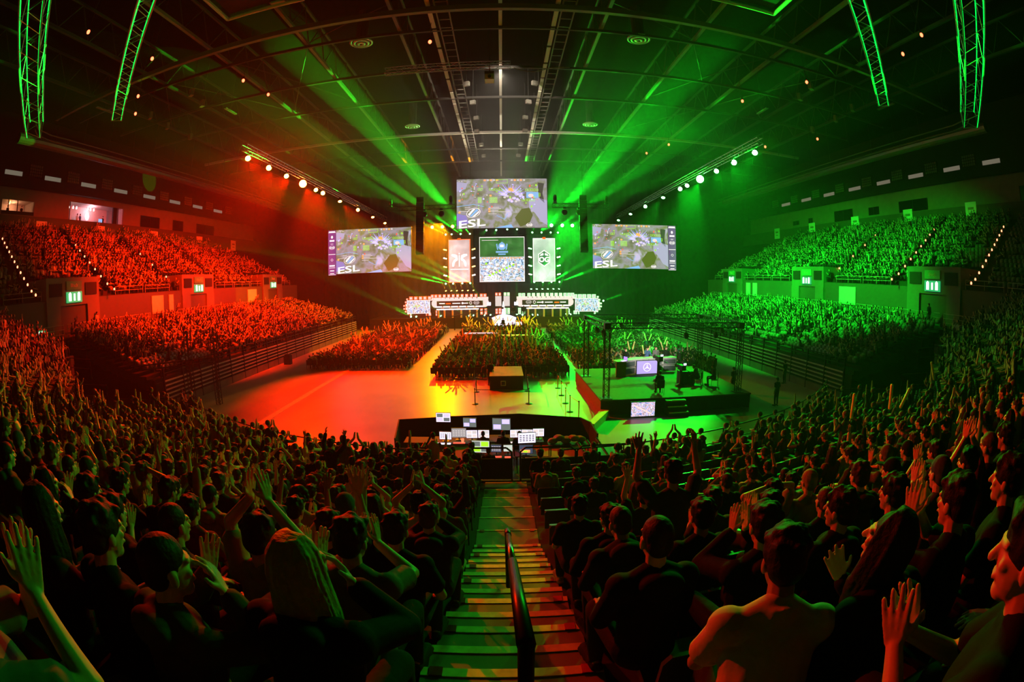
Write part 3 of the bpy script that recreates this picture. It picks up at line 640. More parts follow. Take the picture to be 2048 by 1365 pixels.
game_screen('video_screen', (.06, 68, 18.58), 12.7, 7.13, 0, 'large video screen hanging highest, in the centre above the stage')
game_screen('video_screen', (-17.9, 66, 12.25), 10.75, 6.2, radians(7), 'video screen with a purple sponsor strip hanging left of the stage', -1)
game_screen('video_screen', (17.9, 66, 12.35), 10.75, 6.2, radians(-7), 'video screen with a purple sponsor strip hanging right of the stage', 1)
# tall banners and the centre stage screen
F_ban = footage('banner_glow', [(.3, (.42, .26, .25)), (.5, (.62, .44, .42)), (.7, (.95, .76, .74))], 1.4, .35, 2.)
F_ban2 = footage('banner_glow_green', [(.3, (.30, .42, .3)), (.5, (.5, .62, .48)), (.7, (.8, .9, .76))], 1.3, .35, 5.)
for s, nm, cx_ in ((-1, 'left', -7.02), (1, 'right', 6.92)):
    t = empty('stage_banner', (cx_, 80, 10.99), 0, 'tall glowing white team banner with %s, %s of the stage screen' % ('a claw-shaped mark' if s < 0 else 'a hexagonal letter badge', nm), 'banner')
    MB().bx(-1.82, 1.82, 0, .25, -3.6, 3.6).build('frame', E_orgf if s < 0 else E_white, t); MB().bx(-1.72, 1.72, -.03, 0, -3.5, 3.5).build('display', F_ban if s < 0 else F_ban2, t)
    MB().bx(-.25, .25, -.2, .1, 3.45, 3.75).build('top_lamp', E_orgf, t)
    y = -.06
    if s < 0:
        for q in (-1, 1):
            mb = MB(); o_ = [(.22, .1), (.3, .75), (.75, .98), (1.25, 1.0), (1.35, .72), (.8, .68), (.58, .5), (.62, .25), (.95, -.05), (1.2, -.55), (1.18, -1.1), (.9, -1.12), (.85, -.6), (.55, -.2), (.3, -.1)]
            pp = [(q*a, y, b+.15) for a, b in o_]; mb.add(pp+[(q*.55, y, .45)], [(i, (i+1) % len(pp), len(pp)) for i in range(len(pp))]); mb.build('team_mark', E_white, t)
        mb = MB(); quad(mb, -.09, .09, -.95, .95, y); ellipse(mb, 0, 1.2, .13, .13, y, 10); mb.build('team_mark', E_white, t)
        MB().add([(-1.5, y, -1.3), (1.5, y, -1.32), (1.5, y, -1.5), (-1.5, y, -1.45)], [(0, 1, 2, 3)]).build('light_streak', E_white, t)
    else:
        dk_ = glow('badge_green', (.05, .3, .1), .6)
        hexa = lambda r, k: [(r*sin(pi/3*i)*.9, y-k, .25+r*1.12*cos(pi/3*i)) for i in range(6)]
        MB().add(hexa(1.25, 0), [tuple(range(6))]).build('badge_edge', E_white, t); MB().add(hexa(1.08, .01), [tuple(range(6))]).build('badge_field', dk_, t)
        lettering('OG', 1.15, E_white, t, (0, y-.03, .0), .05, .95)
        mb = MB()
        for q in (-1, 1): mb.add([(q*.1, y-.02, .75), (q*.75, y-.02, .62), (q*.55, y-.02, .95), (q*.12, y-.02, 1.15)], [(0, 1, 2, 3)])
        mb.build('team_mark', E_white, t)
t = empty('stage_screen', (0, 80, 11.14), 0, 'tall centre stage screen with trophy emblem above and game footage below', 'screen'); MB().tube((0, .15, 3.7), (0, .15, 6.3), .05).build('hanger', M_steel, t)
MB().bx(-3.7, 3.7, 0, .25, -3.72, 3.72).build('frame', E_white, t); MB().bx(-3.62, 3.62, -.03, 0, -3.62, .38).build('footage_display', F_fight, t)
MB().bx(-3.62, 3.62, -.03, 0, .38, 3.6).build('title_display', footage('screen_title', [(.3, (.02, .10, .02)), (.6, (.05, .22, .04)), (.8, (.14, .3, .12))], 1., .5, 4.), t)
mb = MB(); y = -.06
P = [(.0, 2.9), (.5, 2.5), (.62, 1.9), (.35, 1.55), (-.35, 1.55), (-.62, 1.9), (-.5, 2.5)]
mb.add([(a, y, b) for a, b in P], [tuple(range(7))]); quad(mb, -1.0, 1.0, 1.05, 1.35, y); quad(mb, -.6, .6, .72, .92, y)
for q in (-1, 1): mb.add([(q*.75, y, 2.6), (q*.95, y, 2.5), (q*.8, y, 1.6), (q*.6, y, 1.5)], [(0, 1, 2, 3)])
mb.build('trophy_emblem', E_sky, t); quad(MB(), -.3, .3, 2.0, 2.4, y-.01).build('emblem_core', E_white, t)
mb = MB(); quad(mb, -3.3, -.6, 3.1, 3.2, y); quad(mb, -3.6, 3.6, .36, .4, y); mb.build('title_line_pattern', E_dim, t)
lettering('ESL', 1.1, E_white, t, (-1.7, y-.02, -3.2), .04, 1.6, .15); ellipse(MB(), 2.6, -3.2, .4, .26, y).build('badge_ring', E_pink, t)
mb = MB()
for j in range(14): quad(mb, -3.3+.46*j, -3.0+.46*j, .1, .28, y)
mb.build('interface_icon_pattern', E_org, t)
mb = MB()
for j in range(22): ellipse(mb, -3+6*((j*37) % 22)/22, -.4-2.6*((j*13) % 22)/22, .16+.2*((j*7) % 5)/5, .14+.14*((j*3) % 4)/4, y, 7)
mb.build('battle_flash_pattern', E_white, t)
mb = MB()
for j in range(9): ellipse(mb, -2.6+5*((j*5) % 9)/9, -.7-2.2*((j*4) % 9)/9, .2, .2, y-.01, 6)
mb.build('battle_flash_pattern', E_lime, t)
# players' booths
def booth(s, nm):
    X = lambda c: s*-(-18.35+c*.009243); Zz = lambda r: 7.816-r*.009135
    edge = E_orgf if s > 0 else E_grnf; s = -s
    X = lambda c: -s*(-18.35+c*.009243)
    t = empty('player_booth', (X(1230), 79.2, 1.75), 0, 'glowing rounded players\' booth on the %s half of the stage' % nm, 'stage booth'); ox, oz = X(1230), 1.75
    def R2(c0, c1, r0, r1, y, m, name, d=.12):
        x0, x1 = sorted((X(c0)-ox, X(c1)-ox)); return MB().bx(x0, x1, y, y+d, Zz(r1)-oz, Zz(r0)-oz).build(name, m, t)
    n = 10; pts = []
    for c, a0 in ((1670, -pi/2), (800, pi/2)):
        for i in range(n+1):
            a = a0+pi*i/n; pts.append((X(c+75*cos(a))-ox, 0, Zz(412+78*sin(a))-oz))
    MB().prism(pts, (0, .3, 0)).build('rounded_band', E_pink, t)
    R2(820, 1640, 372, 468, -.06, M_black, 'recessed_panel', .05)
    mb = MB(); y = -.09
    for c, hw, hh in ((915, 52, 9), (1170, 70, 8), (1325, 55, 8)): quad(mb, *sorted((X(c-hw)-ox, X(c+hw)-ox)), Zz(415+hh)-oz, Zz(415-hh)-oz, y)
    ellipse(mb, X(1280)-ox, Zz(414)-oz, .17, .17, y); ellipse(mb, X(1425)-ox, Zz(412)-oz, .22, .25, y, hole=.7); mb.build('sponsor_logo_print', E_white, t)
    mb = MB(); quad(mb, *sorted((X(985)-ox, X(1070)-ox)), Zz(430)-oz, Zz(408)-oz, y); mb.build('sponsor_logo_print', E_orgf, t)
    lettering('intel', .34, E_white, t, (X(1525)-ox, y, Zz(410)-oz)); ellipse(MB(), X(1525)-ox, Zz(410)-oz, .45, .28, y, hole=.88).build('badge_ring', E_white, t)
    R2(1715, 1780, 405, 465, -.1, E_lilac, 'score_panel')
    R2(800, 1640, 462, 484, -.25, E_white, 'front_ledge')
    # desk
    d = empty('player_desk', (X(1200), 78.2, 1.75), 0, 'long white-edged players\' desk on pale pedestals in front of the %s booth' % nm, 'desk')
    dx = X(1200)
    x0, x1 = sorted((X(830)-dx, X(1570)-dx)); MB().bx(x0, x1, -.35, .35, Zz(524)-1.75, Zz(505)-1.75).build('desk_top', E_white, d)
    for c in (865, 972, 1115, 1265, 1415, 1540): MB().bx(X(c)-dx-.13, X(c)-dx+.13, -.3, .3, 0, Zz(524)-1.75).build('pedestal', mat('pale_pedestal', (.5, .45, .44), .5), d)
    MB().bx(x0, x1, .25, .3, .05, Zz(524)-1.75).build('modesty_panel', M_dark, d)
    x0, x1 = sorted((X(850)-dx, X(1560)-dx)); r_ = MB().bx(x0, x1, -.35, .5, 0, .55).build('player_riser', M_stage, None, (dx, 79.0-.05, 1.75)); tag(r_, 'low black riser under the player chairs behind the %s stage desk' % nm, 'riser')
    # small game screen at the outer end
    g = empty('booth_screen', (X(492), 78.9, Zz(465)), 0, 'bright game screen at the outer %s end of the stage' % nm, 'screen')
    MB().bx(-1.93, 1.93, 0, .2, -1.1, 1.1).build('frame', E_white, g); MB().bx(-1.2, 1.2, .05, .15, 1.75-Zz(465), -1.05).build('support_stand', M_lamp, g); MB().bx(-1.86, 1.86, -.03, 0, -1.02, 1.02).build('display', F_fight, g)
    mb = MB()
    for j in range(16): ellipse(mb, -1.6+3.2*((j*7) % 16)/16, -.8+1.5*((j*11) % 16)/16, .1+.1*((j*5) % 3)/3, .09, -.05, 7)
    mb.build('battle_flash_pattern', E_pink, g)
    mb = MB()
    for j in range(6): quad(mb, -.9+.22*j, -.78+.22*j, -.1+.12*(j % 3), .12+.12*(j % 3), -.06)
    mb.build('battle_flash_pattern', E_lime, g)
    # framed light cubes
    def cube(c, r, hw, hh, where, y=79.6, bright=True, plain=False):
        q = empty('light_cube', (X(c), y, Zz(r)), 0, 'square lit cube, '+where, 'light cube', 'framed light cubes around the %s booth' % nm)
        w, h = hw*.009243, hh*.009135
        MB().bx(-w, w, .02, .4, -h, h).build('lit_edge', edge if not plain else E_pink, q); MB().bx(-w*.68, w*.68, -.03, .02, -h*.68, h*.68).build('face_panel', E_pink if bright else E_dim, q)
    side = nm
    for j, c in enumerate((1675, 1612, 1515, 1435, 1350, 1270, 1190, 1110, 1030, 950, 870, 800, 735)): cube(c, 282, 27, 30, '%s in the top row of the %s booth from the centre' % (order[j], side), bright=2 < j < 10)
    for j, c in enumerate((1700, 1635, 1570, 1490, 1410, 1330, 1250, 1165, 1085, 1005, 925, 850, 780, 705)): cube(c, 336, 33, 24, '%s in the second row of the %s booth from the centre' % (order[j], side), 79.9, plain=True)
    for j, c in enumerate((685, 600, 520, 432, 345)): cube(c, 310, 33, 32, '%s above the outer %s screen from the centre' % (order[j], side), bright=False); cube(c, 606, 30, 30, '%s below the outer %s screen from the centre' % (order[j], side), bright=False)
    for j, r in enumerate((435, 495)): cube(262, r, 24, 30, '%s beside the outer %s screen' % (['upper', 'lower'][j], side))
    for j, (c, r) in enumerate(((215, 445), (215, 500), (245, 378), (272, 325), (240, 550), (285, 590))): cube(c, r, 14, 15, 'tiny, %s around the outer edge of the %s screen from mid height' % (order[j], side))
    for j, c in enumerate((1612, 1685)):
        for q, r in enumerate((545, 600)): cube(c, r, 24, 28, '%s column at the inner foot of the %s booth, %s' % (['outer', 'inner'][j], side, ['upper', 'lower'][q]), bright=False)
    for j, r in enumerate((565, 615)): cube(812, r, 24, 24, '%s one at the outer foot of the %s booth' % (['upper', 'lower'][j], side), bright=False)
    for j, c in enumerate((1880, 1938)):
        for q, r in enumerate((265, 545, 595)): cube(c, r, 22, 27, '%s in the %s column of the narrow %s tower by the trophy' % (['top', 'middle', 'bottom'][q], ['outer', 'inner'][j], side), bright=q == 0)
    b = empty('light_tower', (X(1912), 79.8, 1.75), 0, 'narrow pinkish screen tower %s of the trophy' % nm, 'screen tower')
    MB().bx(-.5, .5, 0, .3, Zz(480)-1.75, Zz(300)-1.75).build('panel', E_dim, b); MB().bx(-.4, .4, .05, .25, 0, Zz(480)-1.75).build('foot', M_lamp, b)
booth(1, 'left'); booth(-1, 'right')
for s, nm in ((-1, 'left'), (1, 'right')):
    t = empty('cube_rack', (s*9.0, 80.32, 1.75), 0, 'thin dark rack of poles carrying the light cubes of the %s booth' % nm, 'rack')
    for j in range(13): MB().bx(-7.2+j*1.2-.03, -7.2+j*1.2+.03, -.03, .03, 0, 3.75).build('upright', M_lamp, t)
    for z in (.5, 1.2, 2.2, 2.95, 3.45, 3.7): MB().bx(-7.4, 7.4, -.34, -.28, z-.025, z+.025).build('crossbar', M_lamp, t)
    for x, w in ((4.65, 'inner'), (9.32, 'outer')):
        o = MB().tube((0, 0, 0), (0, 0, 10.5), .05, 8).build('lamp_pipe', M_steel, None, (s*x, 80.04, 7.1)); tag(o, 'thin vertical pipe carrying strobe lamps at the %s edge of the %s banner' % (w, nm), 'pipe')
    for z, w in ((15.25, 'above'), (7.12, 'below')):
        o = MB().tube((0, 0, 0), (s*9.4, 0, 0), .05, 8).build('lamp_pipe', M_steel, None, (s*.4, 80.12, z)); tag(o, 'thin horizontal pipe carrying beam lamps %s the %s banner' % (w, nm), 'pipe')
# trophy on its lit faceted plinth
t = empty('trophy_plinth', (.2, 76.6, 0), 0, 'lit white and lilac faceted plinth in front of the stage centre', 'plinth')
top = [(-1.95, 0, 1.75), (-.9, .2, 2.15), (0, .3, 2.3), (.9, .2, 2.15), (1.95, 0, 1.75), (1.2, -.5, 1.6), (0, -.7, 1.55), (-1.2, -.5, 1.6)]
bot = [(-1.6, 0, .5), (-.9, .2, .4), (0, .3, .4), (.9, .2, .4), (1.6, 0, .5), (1.05, -.5, .45), (0, -.7, .42), (-1.05, -.5, .45)]
MB().add(top+bot, [tuple(range(8))]).build('top_panel', E_lilac, t)
f1, f2 = MB(), MB()
for i in range(8): (f1 if i % 2 else f2).add([top[i], top[(i+1) % 8], bot[(i+1) % 8], bot[i]], [(0, 1, 2, 3)])
f1.build('facet', E_white, t); f2.build('facet', E_lilac, t); MB().bx(-1, 1, -.4, .2, 0, .5).build('foot', M_black, t)
mb = MB(); ellipse(mb, 0, 1.9, .35, .16, -.36); mb.build('badge', E_white, t)
t = empty('trophy', (.12, 76.7, 2.3), 0, 'tall slender white trophy standing on the lit plinth', 'trophy')  # glows by its own emission in place of a spot lighting it
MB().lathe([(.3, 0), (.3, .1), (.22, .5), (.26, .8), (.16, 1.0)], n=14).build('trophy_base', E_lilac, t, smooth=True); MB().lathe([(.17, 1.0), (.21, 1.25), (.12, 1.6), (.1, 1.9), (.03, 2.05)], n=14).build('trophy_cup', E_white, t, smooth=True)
o = MB().bx(-.5, .5, -.1, .1, 0, .55).build('small_monitor', E_lilac, None, (2.5, 76.0, .55)); tag(o, 'small lilac floor monitor right of the lit plinth', 'monitor')
j = empty('camera_jib', (-6.5, 75.2, 2.0), 0, 'long thin dark camera crane arm reaching across the stage front', 'camera crane')
MB().tube((-1.6, 0, .15), (6.4, 0, 1.45), .07, 8, .045).build('jib_arm', M_steel, j); MB().box((6.5, 0, 1.35), (.35, .3, .3)).build('camera_head', M_black, j); MB().tube((-1.0, 0, -2), (-1.0, 0, .2), .09).build('column', M_steel, j)
# ================================================================ ARENA FLOOR
# side fences: steel posts with horizontal rails and a scuffed green-grey base, per bay
M_rail = mat('fence_rail', (.42, .4, .35), .45, .3); M_base = mat('fence_base_board', (.16, .15, .13), .6, var=.35, scale=1.5)
for s, nm in ((-1, 'left'), (1, 'right')):
    for i in range(20):
        y0 = 25.2+i*2.3
        f = empty('barrier_fence', (s*22.3, y0, 0), 0, 'slatted steel barrier bay along the %s side of the floor, %s from the camera end' % (nm, order[i] if i < 16 else ['seventeenth', 'eighteenth', 'nineteenth', 'twentieth'][i-16]), 'barrier', 'barrier bays on the %s side' % nm)
        MB().bx(-.06, .06, 0, .1, 0, 2.9).build('post', M_steel, f)
        MB().bx(-.05, .05, .1, 2.3, 0, .55).build('base_board', M_base, f)
        for k in range(5): MB().bx(-.04, .04, .1, 2.3, .72+.29*k, .82+.29*k).build('rail', M_rail, f)
        for k in range(2): MB().tube((0, .05, 2.45+.38*k), (0, 2.3, 2.45+.38*k), .03, 6).build('top_rail', M_steel, f)
# presenters' platform with goal-post truss
p = empty('platform', (0, 0, 0), 0, 'low grey presenters\' platform with a black skirt on the right of the floor', 'platform')
MB().prism([(5.33, 25.7, .82), (14.9, 25.7, .82), (14.9, 35.4, .82), (5.27, 35.4, .82)], (0, 0, .08)).build('deck', mat('platform_carpet', (.055, .055, .05), .8, var=.2, scale=3), p)
MB().bx(5.36, 14.86, 25.74, 25.8, 0, .83).build('front_skirt', M_black, p); MB().bx(5.36, 5.42, 25.8, 35.35, 0, .83).build('side_skirt', mat('rust_skirt', (.20, .08, .06), .8), p); MB().bx(14.8, 14.86, 25.8, 35.35, 0, .83).build('side_skirt', M_black, p)
Ltr = {}
for nm, x, y in (('front left', 5.72, 26.1), ('back left', 5.68, 32.6), ('front right', 14.15, 26.2), ('back right', 14.5, 33.4)):
    truss('truss_tower', (x, y, .9), (x, y, 4.85), .3, 'black upright truss leg at the %s of the presenters\' platform' % nm, 'truss', M_steel, .026, pitch=.3, lr=.012)
    MB().box((x, y, .92), (.6, .6, .04)); o = MB().box((0, 0, .0), (.62, .62, .03)).build('base_plate', M_steel, None, (x, y, .916)); tag(o, 'flat steel base plate under the %s truss leg' % nm, 'base plate')
    Ltr[nm] = Vector((x, y, 4.97))
for a, b, nm in (('front left', 'front right', 'front'), ('back left', 'back right', 'back'), ('front left', 'back left', 'left'), ('front right', 'back right', 'right')):
    d = (Ltr[b]-Ltr[a]).normalized()*.17
    truss('truss_beam', Ltr[a]+d, Ltr[b]-d, .3, 'black %s beam of the truss frame above the presenters\' platform' % nm, 'truss', M_steel, .026, pitch=.32, lr=.012)
for nm in Ltr:
    o = MB().box((0, 0, 0), (.34, .34, .34)).build('truss_corner', M_steel, None, Ltr[nm]); tag(o, 'black cube corner joint of the platform truss, '+nm, 'truss corner')
for j, (x, y) in enumerate([(5.9, 28.0), (5.9, 30), (8.2, 32.9), (10.5, 26.3), (12.5, 26.4), (14.2, 29)]):
    t = empty('studio_lamp', (x, y, 4.75), 0, '%s dark lamp hanging under the platform truss, counted clockwise' % order[j], 'lamp')
    MB().capsule((0, 0, -.3), (.1, .2, -.45), .13, .17).build('housing', M_lamp, t, smooth=True); MB().tube((0, 0, 0), (0, 0, -.3), .03).build('clamp', M_steel, t)
spot('studio_key', (8.0, 26.6, 4.6), (10.6, 34.2, 2.2), 5200, (1, .8, .75), 34, .8)
# presenters' desk
M_dframe, M_dpan = mat('desk_frame', (.5, .52, .5), .4, .4), mat('desk_panel', (.07, .09, .09), .4)
d = empty('presenter_desk', (10.2, 33.0, .9), 0, 'curved presenters\' desk of square framed panels on the platform', 'desk')
P = [Vector((-2.5, -1.0, 0)), Vector((-1.85, -.75, 0)), Vector((-.9, -.1, 0)), Vector((.2, .25, 0)), Vector((1.3, .3, 0)), Vector((2.4, .32, 0))]
MB().bx(-2.52, -1.82, -1.05, -.9, 0, 1.05).build('end_panel', mat('wood_veneer', (.30, .10, .04), .5, var=.2, scale=3), d)
for a, b in zip(P[1:], P[2:]):
    u = (b-a); c = (a+b)/2; ang = atan2(u.y, u.x)
    for z0, z1 in ((.06, .52), (.56, 1.0)):
        MB().box((c.x, c.y, (z0+z1)/2), (u.length*.97, .05, z1-z0), ang).build('panel_frame', M_dframe, d)
        MB().box((c.x+sin(ang)*.03, c.y-cos(ang)*.03, (z0+z1)/2), (u.length*.84, .04, (z1-z0)*.74), ang).build('panel', M_dpan, d)
MB().prism([q+Vector((0, -.06, 1.02)) for q in P]+[q+Vector((-.1, .75, 1.02)) for q in reversed(P)], (0, 0, .05)).build('desk_top', mat('desk_top', (.35, .4, .36), .35), d)
s_ = empty('desk_screen', (10.1, 32.62, 1.42), radians(5), 'small lilac screen with a three-pointed star badge on the desk front', 'screen')
MB().bx(-.82, .82, 0, .08, -.5, .5).build('bezel', M_lamp, s_); MB().bx(-.78, .78, -.02, 0, -.46, .46).build('display', glow('desk_lilac', (.55, .42, .95), 1.0), s_)
mb = MB(); ellipse(mb, 0, 0, .3, .3, -.03, 28, .86)
for i in range(3):
    a = pi/2+i*2*pi/3; mb.add([(.28*cos(a), -.03, .28*sin(a)), (.05*cos(a+pi/3), -.03, .05*sin(a+pi/3)), (0, -.03, 0), (.05*cos(a-pi/3), -.03, .05*sin(a-pi/3))], [(0, 1, 2, 3)])
mb.build('star_badge', E_white, s_)
l_ = empty('laptop', (8.25, 32.2, 1.97), .5, 'open laptop with a glowing violet screen on the left end of the desk', 'laptop')
MB().bx(-.18, .18, -.12, .12, 0, .02).build('keyboard', E_lilac, l_); MB().box((0.18, 0, .15), (.02, .36, .26)).build('lid', glow('violet', (.3, .15, 1), 2), l_)
tv = empty('floor_monitor', (7.6, 24.95, 0), 0, 'bright video monitor standing on the floor before the platform skirt', 'monitor')
MB().bx(-.72, .72, 0, .08, .05, .92).build('bezel', M_lamp, tv); MB().bx(-.68, .68, -.02, 0, .09, .88).build('display', footage('screen_skirmish_fine', [(.34, (.1, .14, .4)), (.44, (.55, .6, .9)), (.5, (.9, .5, .6)), (.56, (.2, .22, .25)), (.66, (.85, .85, 1))], 1.3, 7, 2.), tv)
mb = MB()
for j in range(14): ellipse(mb, -.58+1.1*((j*5) % 14)/14, .2+.55*((j*9) % 14)/14, .06, .05, -.03, 6)
mb.build('battle_flash_pattern', E_pink, tv)
M_hz = mat('hazard_tape', (.55, .42, .1), .5, var=.5, scale=20)
for i in range(3):
    pass
sp = empty('platform_steps', (9.7, 25.2, 0), 0, 'black portable steps with yellow-black taped edges up to the platform', 'steps')
for i in range(3): MB().bx(-.6, .6, -.15+.28*(i-1), .13+.28*(i-1), 0, .27*(i+1)).build('tread', M_black, sp); MB().bx(-.6, .6, -.17+.28*(i-1), -.14+.28*(i-1), .27*(i+1)-.06, .27*(i+1)+.005).build('edge_tape', M_hz, sp)
o = MB().prism([(4.15, 22.95, 0), (4.45, 22.8, 0), (5.75, 25.3, 0), (5.3, 25.5, 0)], (0, 0, .42)).build('ramp_block', mat('ramp_wood', (.5, .42, .15), .6)); tag(o, 'pale yellow wedge ramp leaning at the near left platform corner', 'ramp')
# belt barriers
M_belt = mat('barrier_belt', (.45, .03, .02), .7)
def stanchion(x, y, label, m=None):
    t = empty('stanchion', (x, y, 0), 0, label, 'barrier post')
    MB().lathe([(.2, 0), (.2, .03), (.05, .06)], n=16).build('base', M_steel, t); MB().tube((0, 0, .04), (0, 0, .97), .03, 8).build('post', m or M_belt, t); MB().tube((0, 0, .93), (0, 0, 1.0), .04, 8).build('head', M_steel, t); return t
SP = [(3.77, 33.0), (3.76, 30.8), (3.76, 28.7), (3.76, 26.7), (4.05, 25.3)]
for i, q in enumerate(SP): stanchion(*q, 'red belt barrier post left of the presenters\' platform, %s from the far end' % order[i])
for i in range(4):
    a, b = Vector((*SP[i], .92)), Vector((*SP[i+1], .92)); o = MB().tube(b*0, b-a, .02, 4).build('barrier_belt', M_belt, None, a); tag(o, 'retractable belt between the %s and %s red barrier posts' % (order[i], order[i+1]), 'barrier belt')
TP = [(-1.85, 32.2), (-1.76, 28.9), (1.52, 28.8), (1.62, 32.3)]
for i, q in enumerate(TP): stanchion(*q, 'thin black barrier post by the camera riser, %s corner' % ['far left', 'near left', 'near right', 'far right'][i], M_steel)
for i in range(3):
    a, b = Vector((*TP[i], .9)), Vector((*TP[i+1], .9)); o = MB().tube(b*0, b-a, .018, 4).build('barrier_belt', M_steel, None, a); tag(o, 'black barrier belt on the %s of the camera riser' % ['left', 'near side', 'right'][i], 'barrier belt')
# camera riser in front of the centre seating
t = empty('camera_riser', (.2, 34.6, 0), 0, 'black box riser with a pale wooden top and a square mark in mid floor', 'riser')
MB().bx(-1.15, 1.15, -1.9, 1.9, 0, .95).build('skirt', M_dark, t); MB().bx(-1.17, 1.17, -1.9, 1.9, .95, 1.0).build('top_board', mat('riser_board', (.2, .2, .12), .6, var=.4, scale=2), t)
mb = MB()
for x0, x1, z0, z1 in ((-.4, -.04, .3, .36), (-.4, -.04, .6, .66), (-.4, -.34, .3, .66), (-.1, -.04, .3, .66)): quad(mb, x0, x1, z0, z1, -1.91)
mb.build('square_mark', M_rail, t)
# mixing desk island in the floor seating
t = empty('mixing_desk', (-1.3, 60.5, 0), 0, 'long dark mixing desk island with a lit white top edge amid the floor seating', 'desk')
MB().bx(-3.5, .6, -.5, .5, 0, 1.0).build('desk_body', M_dark, t); MB().bx(-3.5, .6, -.52, .5, 1.0, 1.08).build('desk_top', glow('desk_edge', (1, .75, .85), .55), t); MB().bx(.6, 5.4, -.6, .6, 0, .7).build('low_wing', M_dark, t); MB().bx(.6, 5.4, -.6, .6, .7, .76).build('wing_top', mat('wing_top', (.6, .6, .5), .5), t)
# ---- production desks right below the end stand
w = [(-4.55, 18.9), (-4.95, 21.7), (-2.5, 22.3), (.75, 22.65), (2.2, 22.2), (3.55, 21.75), (3.9, 20.9), (3.9, 19.2)]
t = empty('desk_screen_wall', (0, 0, 0), 0, 'low black fabric wall curving round the production desks', 'screen wall')
for a, b in zip(w, w[1:]):
    c = ((a[0]+b[0])/2, (a[1]+b[1])/2, .55); u = Vector((b[0]-a[0], b[1]-a[1])); MB().box(c, (u.length+.05, .06, 1.1), atan2(u.y, u.x)).build('wall_panel', M_black, t)
M_tab = mat('trestle_table', (.05, .045, .04), .6)
for nm, x0, x1, y0, y1, z in (('back left', -3.2, -1.35, 19.3, 20.3, .74), ('back middle', -1.3, .35, 19.5, 20.5, .74), ('back right', .4, 1.65, 19.4, 20.4, .74), ('front middle', -1.2, .35, 17.6, 18.5, .74), ('front right', .4, 1.25, 17.7, 18.5, .74), ('far left', -4.3, -3.3, 19.4, 20.2, .74), ('far right', 1.8, 3.5, 18.6, 19.5, .74)):
    t = empty('trestle_table', ((x0+x1)/2, (y0+y1)/2, 0), 0, 'dark trestle table at the %s of the production area' % nm, 'table'); a, b = (x1-x0)/2, (y1-y0)/2
    MB().bx(-a, a, -b, b, z-.04, z).build('table_top', M_tab, t)
    for sx in (-1, 1):
        for sy in (-1, 1): MB().tube((sx*(a-.08), sy*(b-.08), 0), (sx*(a-.08), sy*(b-.08), z-.04), .022).build('leg', M_steel, t)
G_ = {'white': glow('monitor_white', (.85, .75, 1), 1.5), 'grey': glow('monitor_grey', (.55, .5, .5), .7), 'green': glow('monitor_dim', (.28, .32, .3), .6), 'pale': glow('monitor_pale', (.75, .8, .7), .9), 'dark': glow('monitor_dark', (.1, .12, .2), .6)}
ML = [(-2.64, 20.25, 1.62, .62, .40, 'white', 'tilted white multi-view monitor raised highest at the left of the production desks', 3), (-2.5, 19.6, 1.0, .5, .32, 'white', 'white spreadsheet monitor below the raised left monitor', 1), (-1.94, 19.8, 1.06, .62, .4, 'grey', 'grey text-list monitor beside the left rack', 2), (-1.52, 20.6, 1.28, .58, .40, 'green', 'dim monitor standing behind the white twin monitors', 3),
 (-1.38, 19.75, 1.02, .46, .34, 'white', 'left one of the white twin monitors in the middle', 4), (-.88, 19.75, 1.02, .46, .34, 'white', 'right one of the white twin monitors in the middle', 4), (-.12, 20.3, 1.28, .78, .52, 'green', 'dim large monitor at the centre of the back row', 3), (.48, 19.75, 1.02, .46, .33, 'white', 'first of three white monitors on the right, nearest the centre', 4), (.97, 19.75, 1.02, .46, .33, 'white', 'middle one of three white monitors on the right', 4), (1.45, 19.75, 1.05, .46, .33, 'white', 'outermost of three white monitors on the right', 4),
 (-.93, 17.95, 1.08, .68, .48, 'pale', 'four-way split monitor tilted in the front row', 5), (-.33, 17.95, 1.0, .4, .3, 'dark', 'small dark monitor with red keys beneath in the front row', 2), (.13, 17.9, 1.02, .34, .26, 'pale', 'small pale laptop screen in the front row', 0), (.9, 18.6, 1.2, .7, .42, 'white', 'wide white table monitor behind the small chart monitor', 1), (.83, 17.85, .98, .52, .34, 'dark', 'small monitor showing a coloured spectrum chart', 6)]
for x, y, z, w_, h_, col, lab, kind in ML:
    t = empty('computer_monitor', (x, y, .74), random.uniform(-.12, .12), lab, 'monitor'); zz = z-.74
    MB().bx(-w_/2-.015, w_/2+.015, 0, .05, zz-h_/2-.015, zz+h_/2+.015).build('bezel', M_lamp, t); MB().bx(-w_/2, w_/2, -.01, 0, zz-h_/2, zz+h_/2).build('display', G_[col], t)
    MB().tube((0, .05, 0), (0, .05, zz), .025).build('stand', M_steel, t); MB().bx(-.14, .14, -.08, .12, 0, .02).build('foot', M_steel, t)
    m1 = MB(); m2 = MB(); U = lambda u: (u-.5)*w_; V = lambda v: zz+(.5-v)*h_
    if kind in (1, 2):
        for r in range(4):
            for c in range(5): quad(m1, U(.08+.18*c), U(.2+.18*c), V(.2+.18*r+.08), V(.2+.18*r), -.015)
        m1.build('window_text_pattern', M_black if kind == 1 else E_dim, t)
    if kind in (3, 4, 5):
        for r in range(2):
            for c in range(2): quad(m1 if (r+c) % 2 else m2, U(.05+.48*c), U(.47+.48*c), V(.06+.46*r+.4), V(.06+.46*r), -.015)
        m1.build('picture_tile', E_lime if kind == 5 else E_blue if kind == 3 else E_dim, t); m2.build('picture_tile', G_['green'] if kind != 4 else E_pink, t)
    if kind == 6:
        quad(m1, U(.08), U(.8), V(.9), V(.55), -.015); m1.build('spectrum_chart', E_org, t); quad(m2, U(.3), U(.6), V(.88), V(.65), -.017); m2.build('spectrum_chart', E_lime, t)
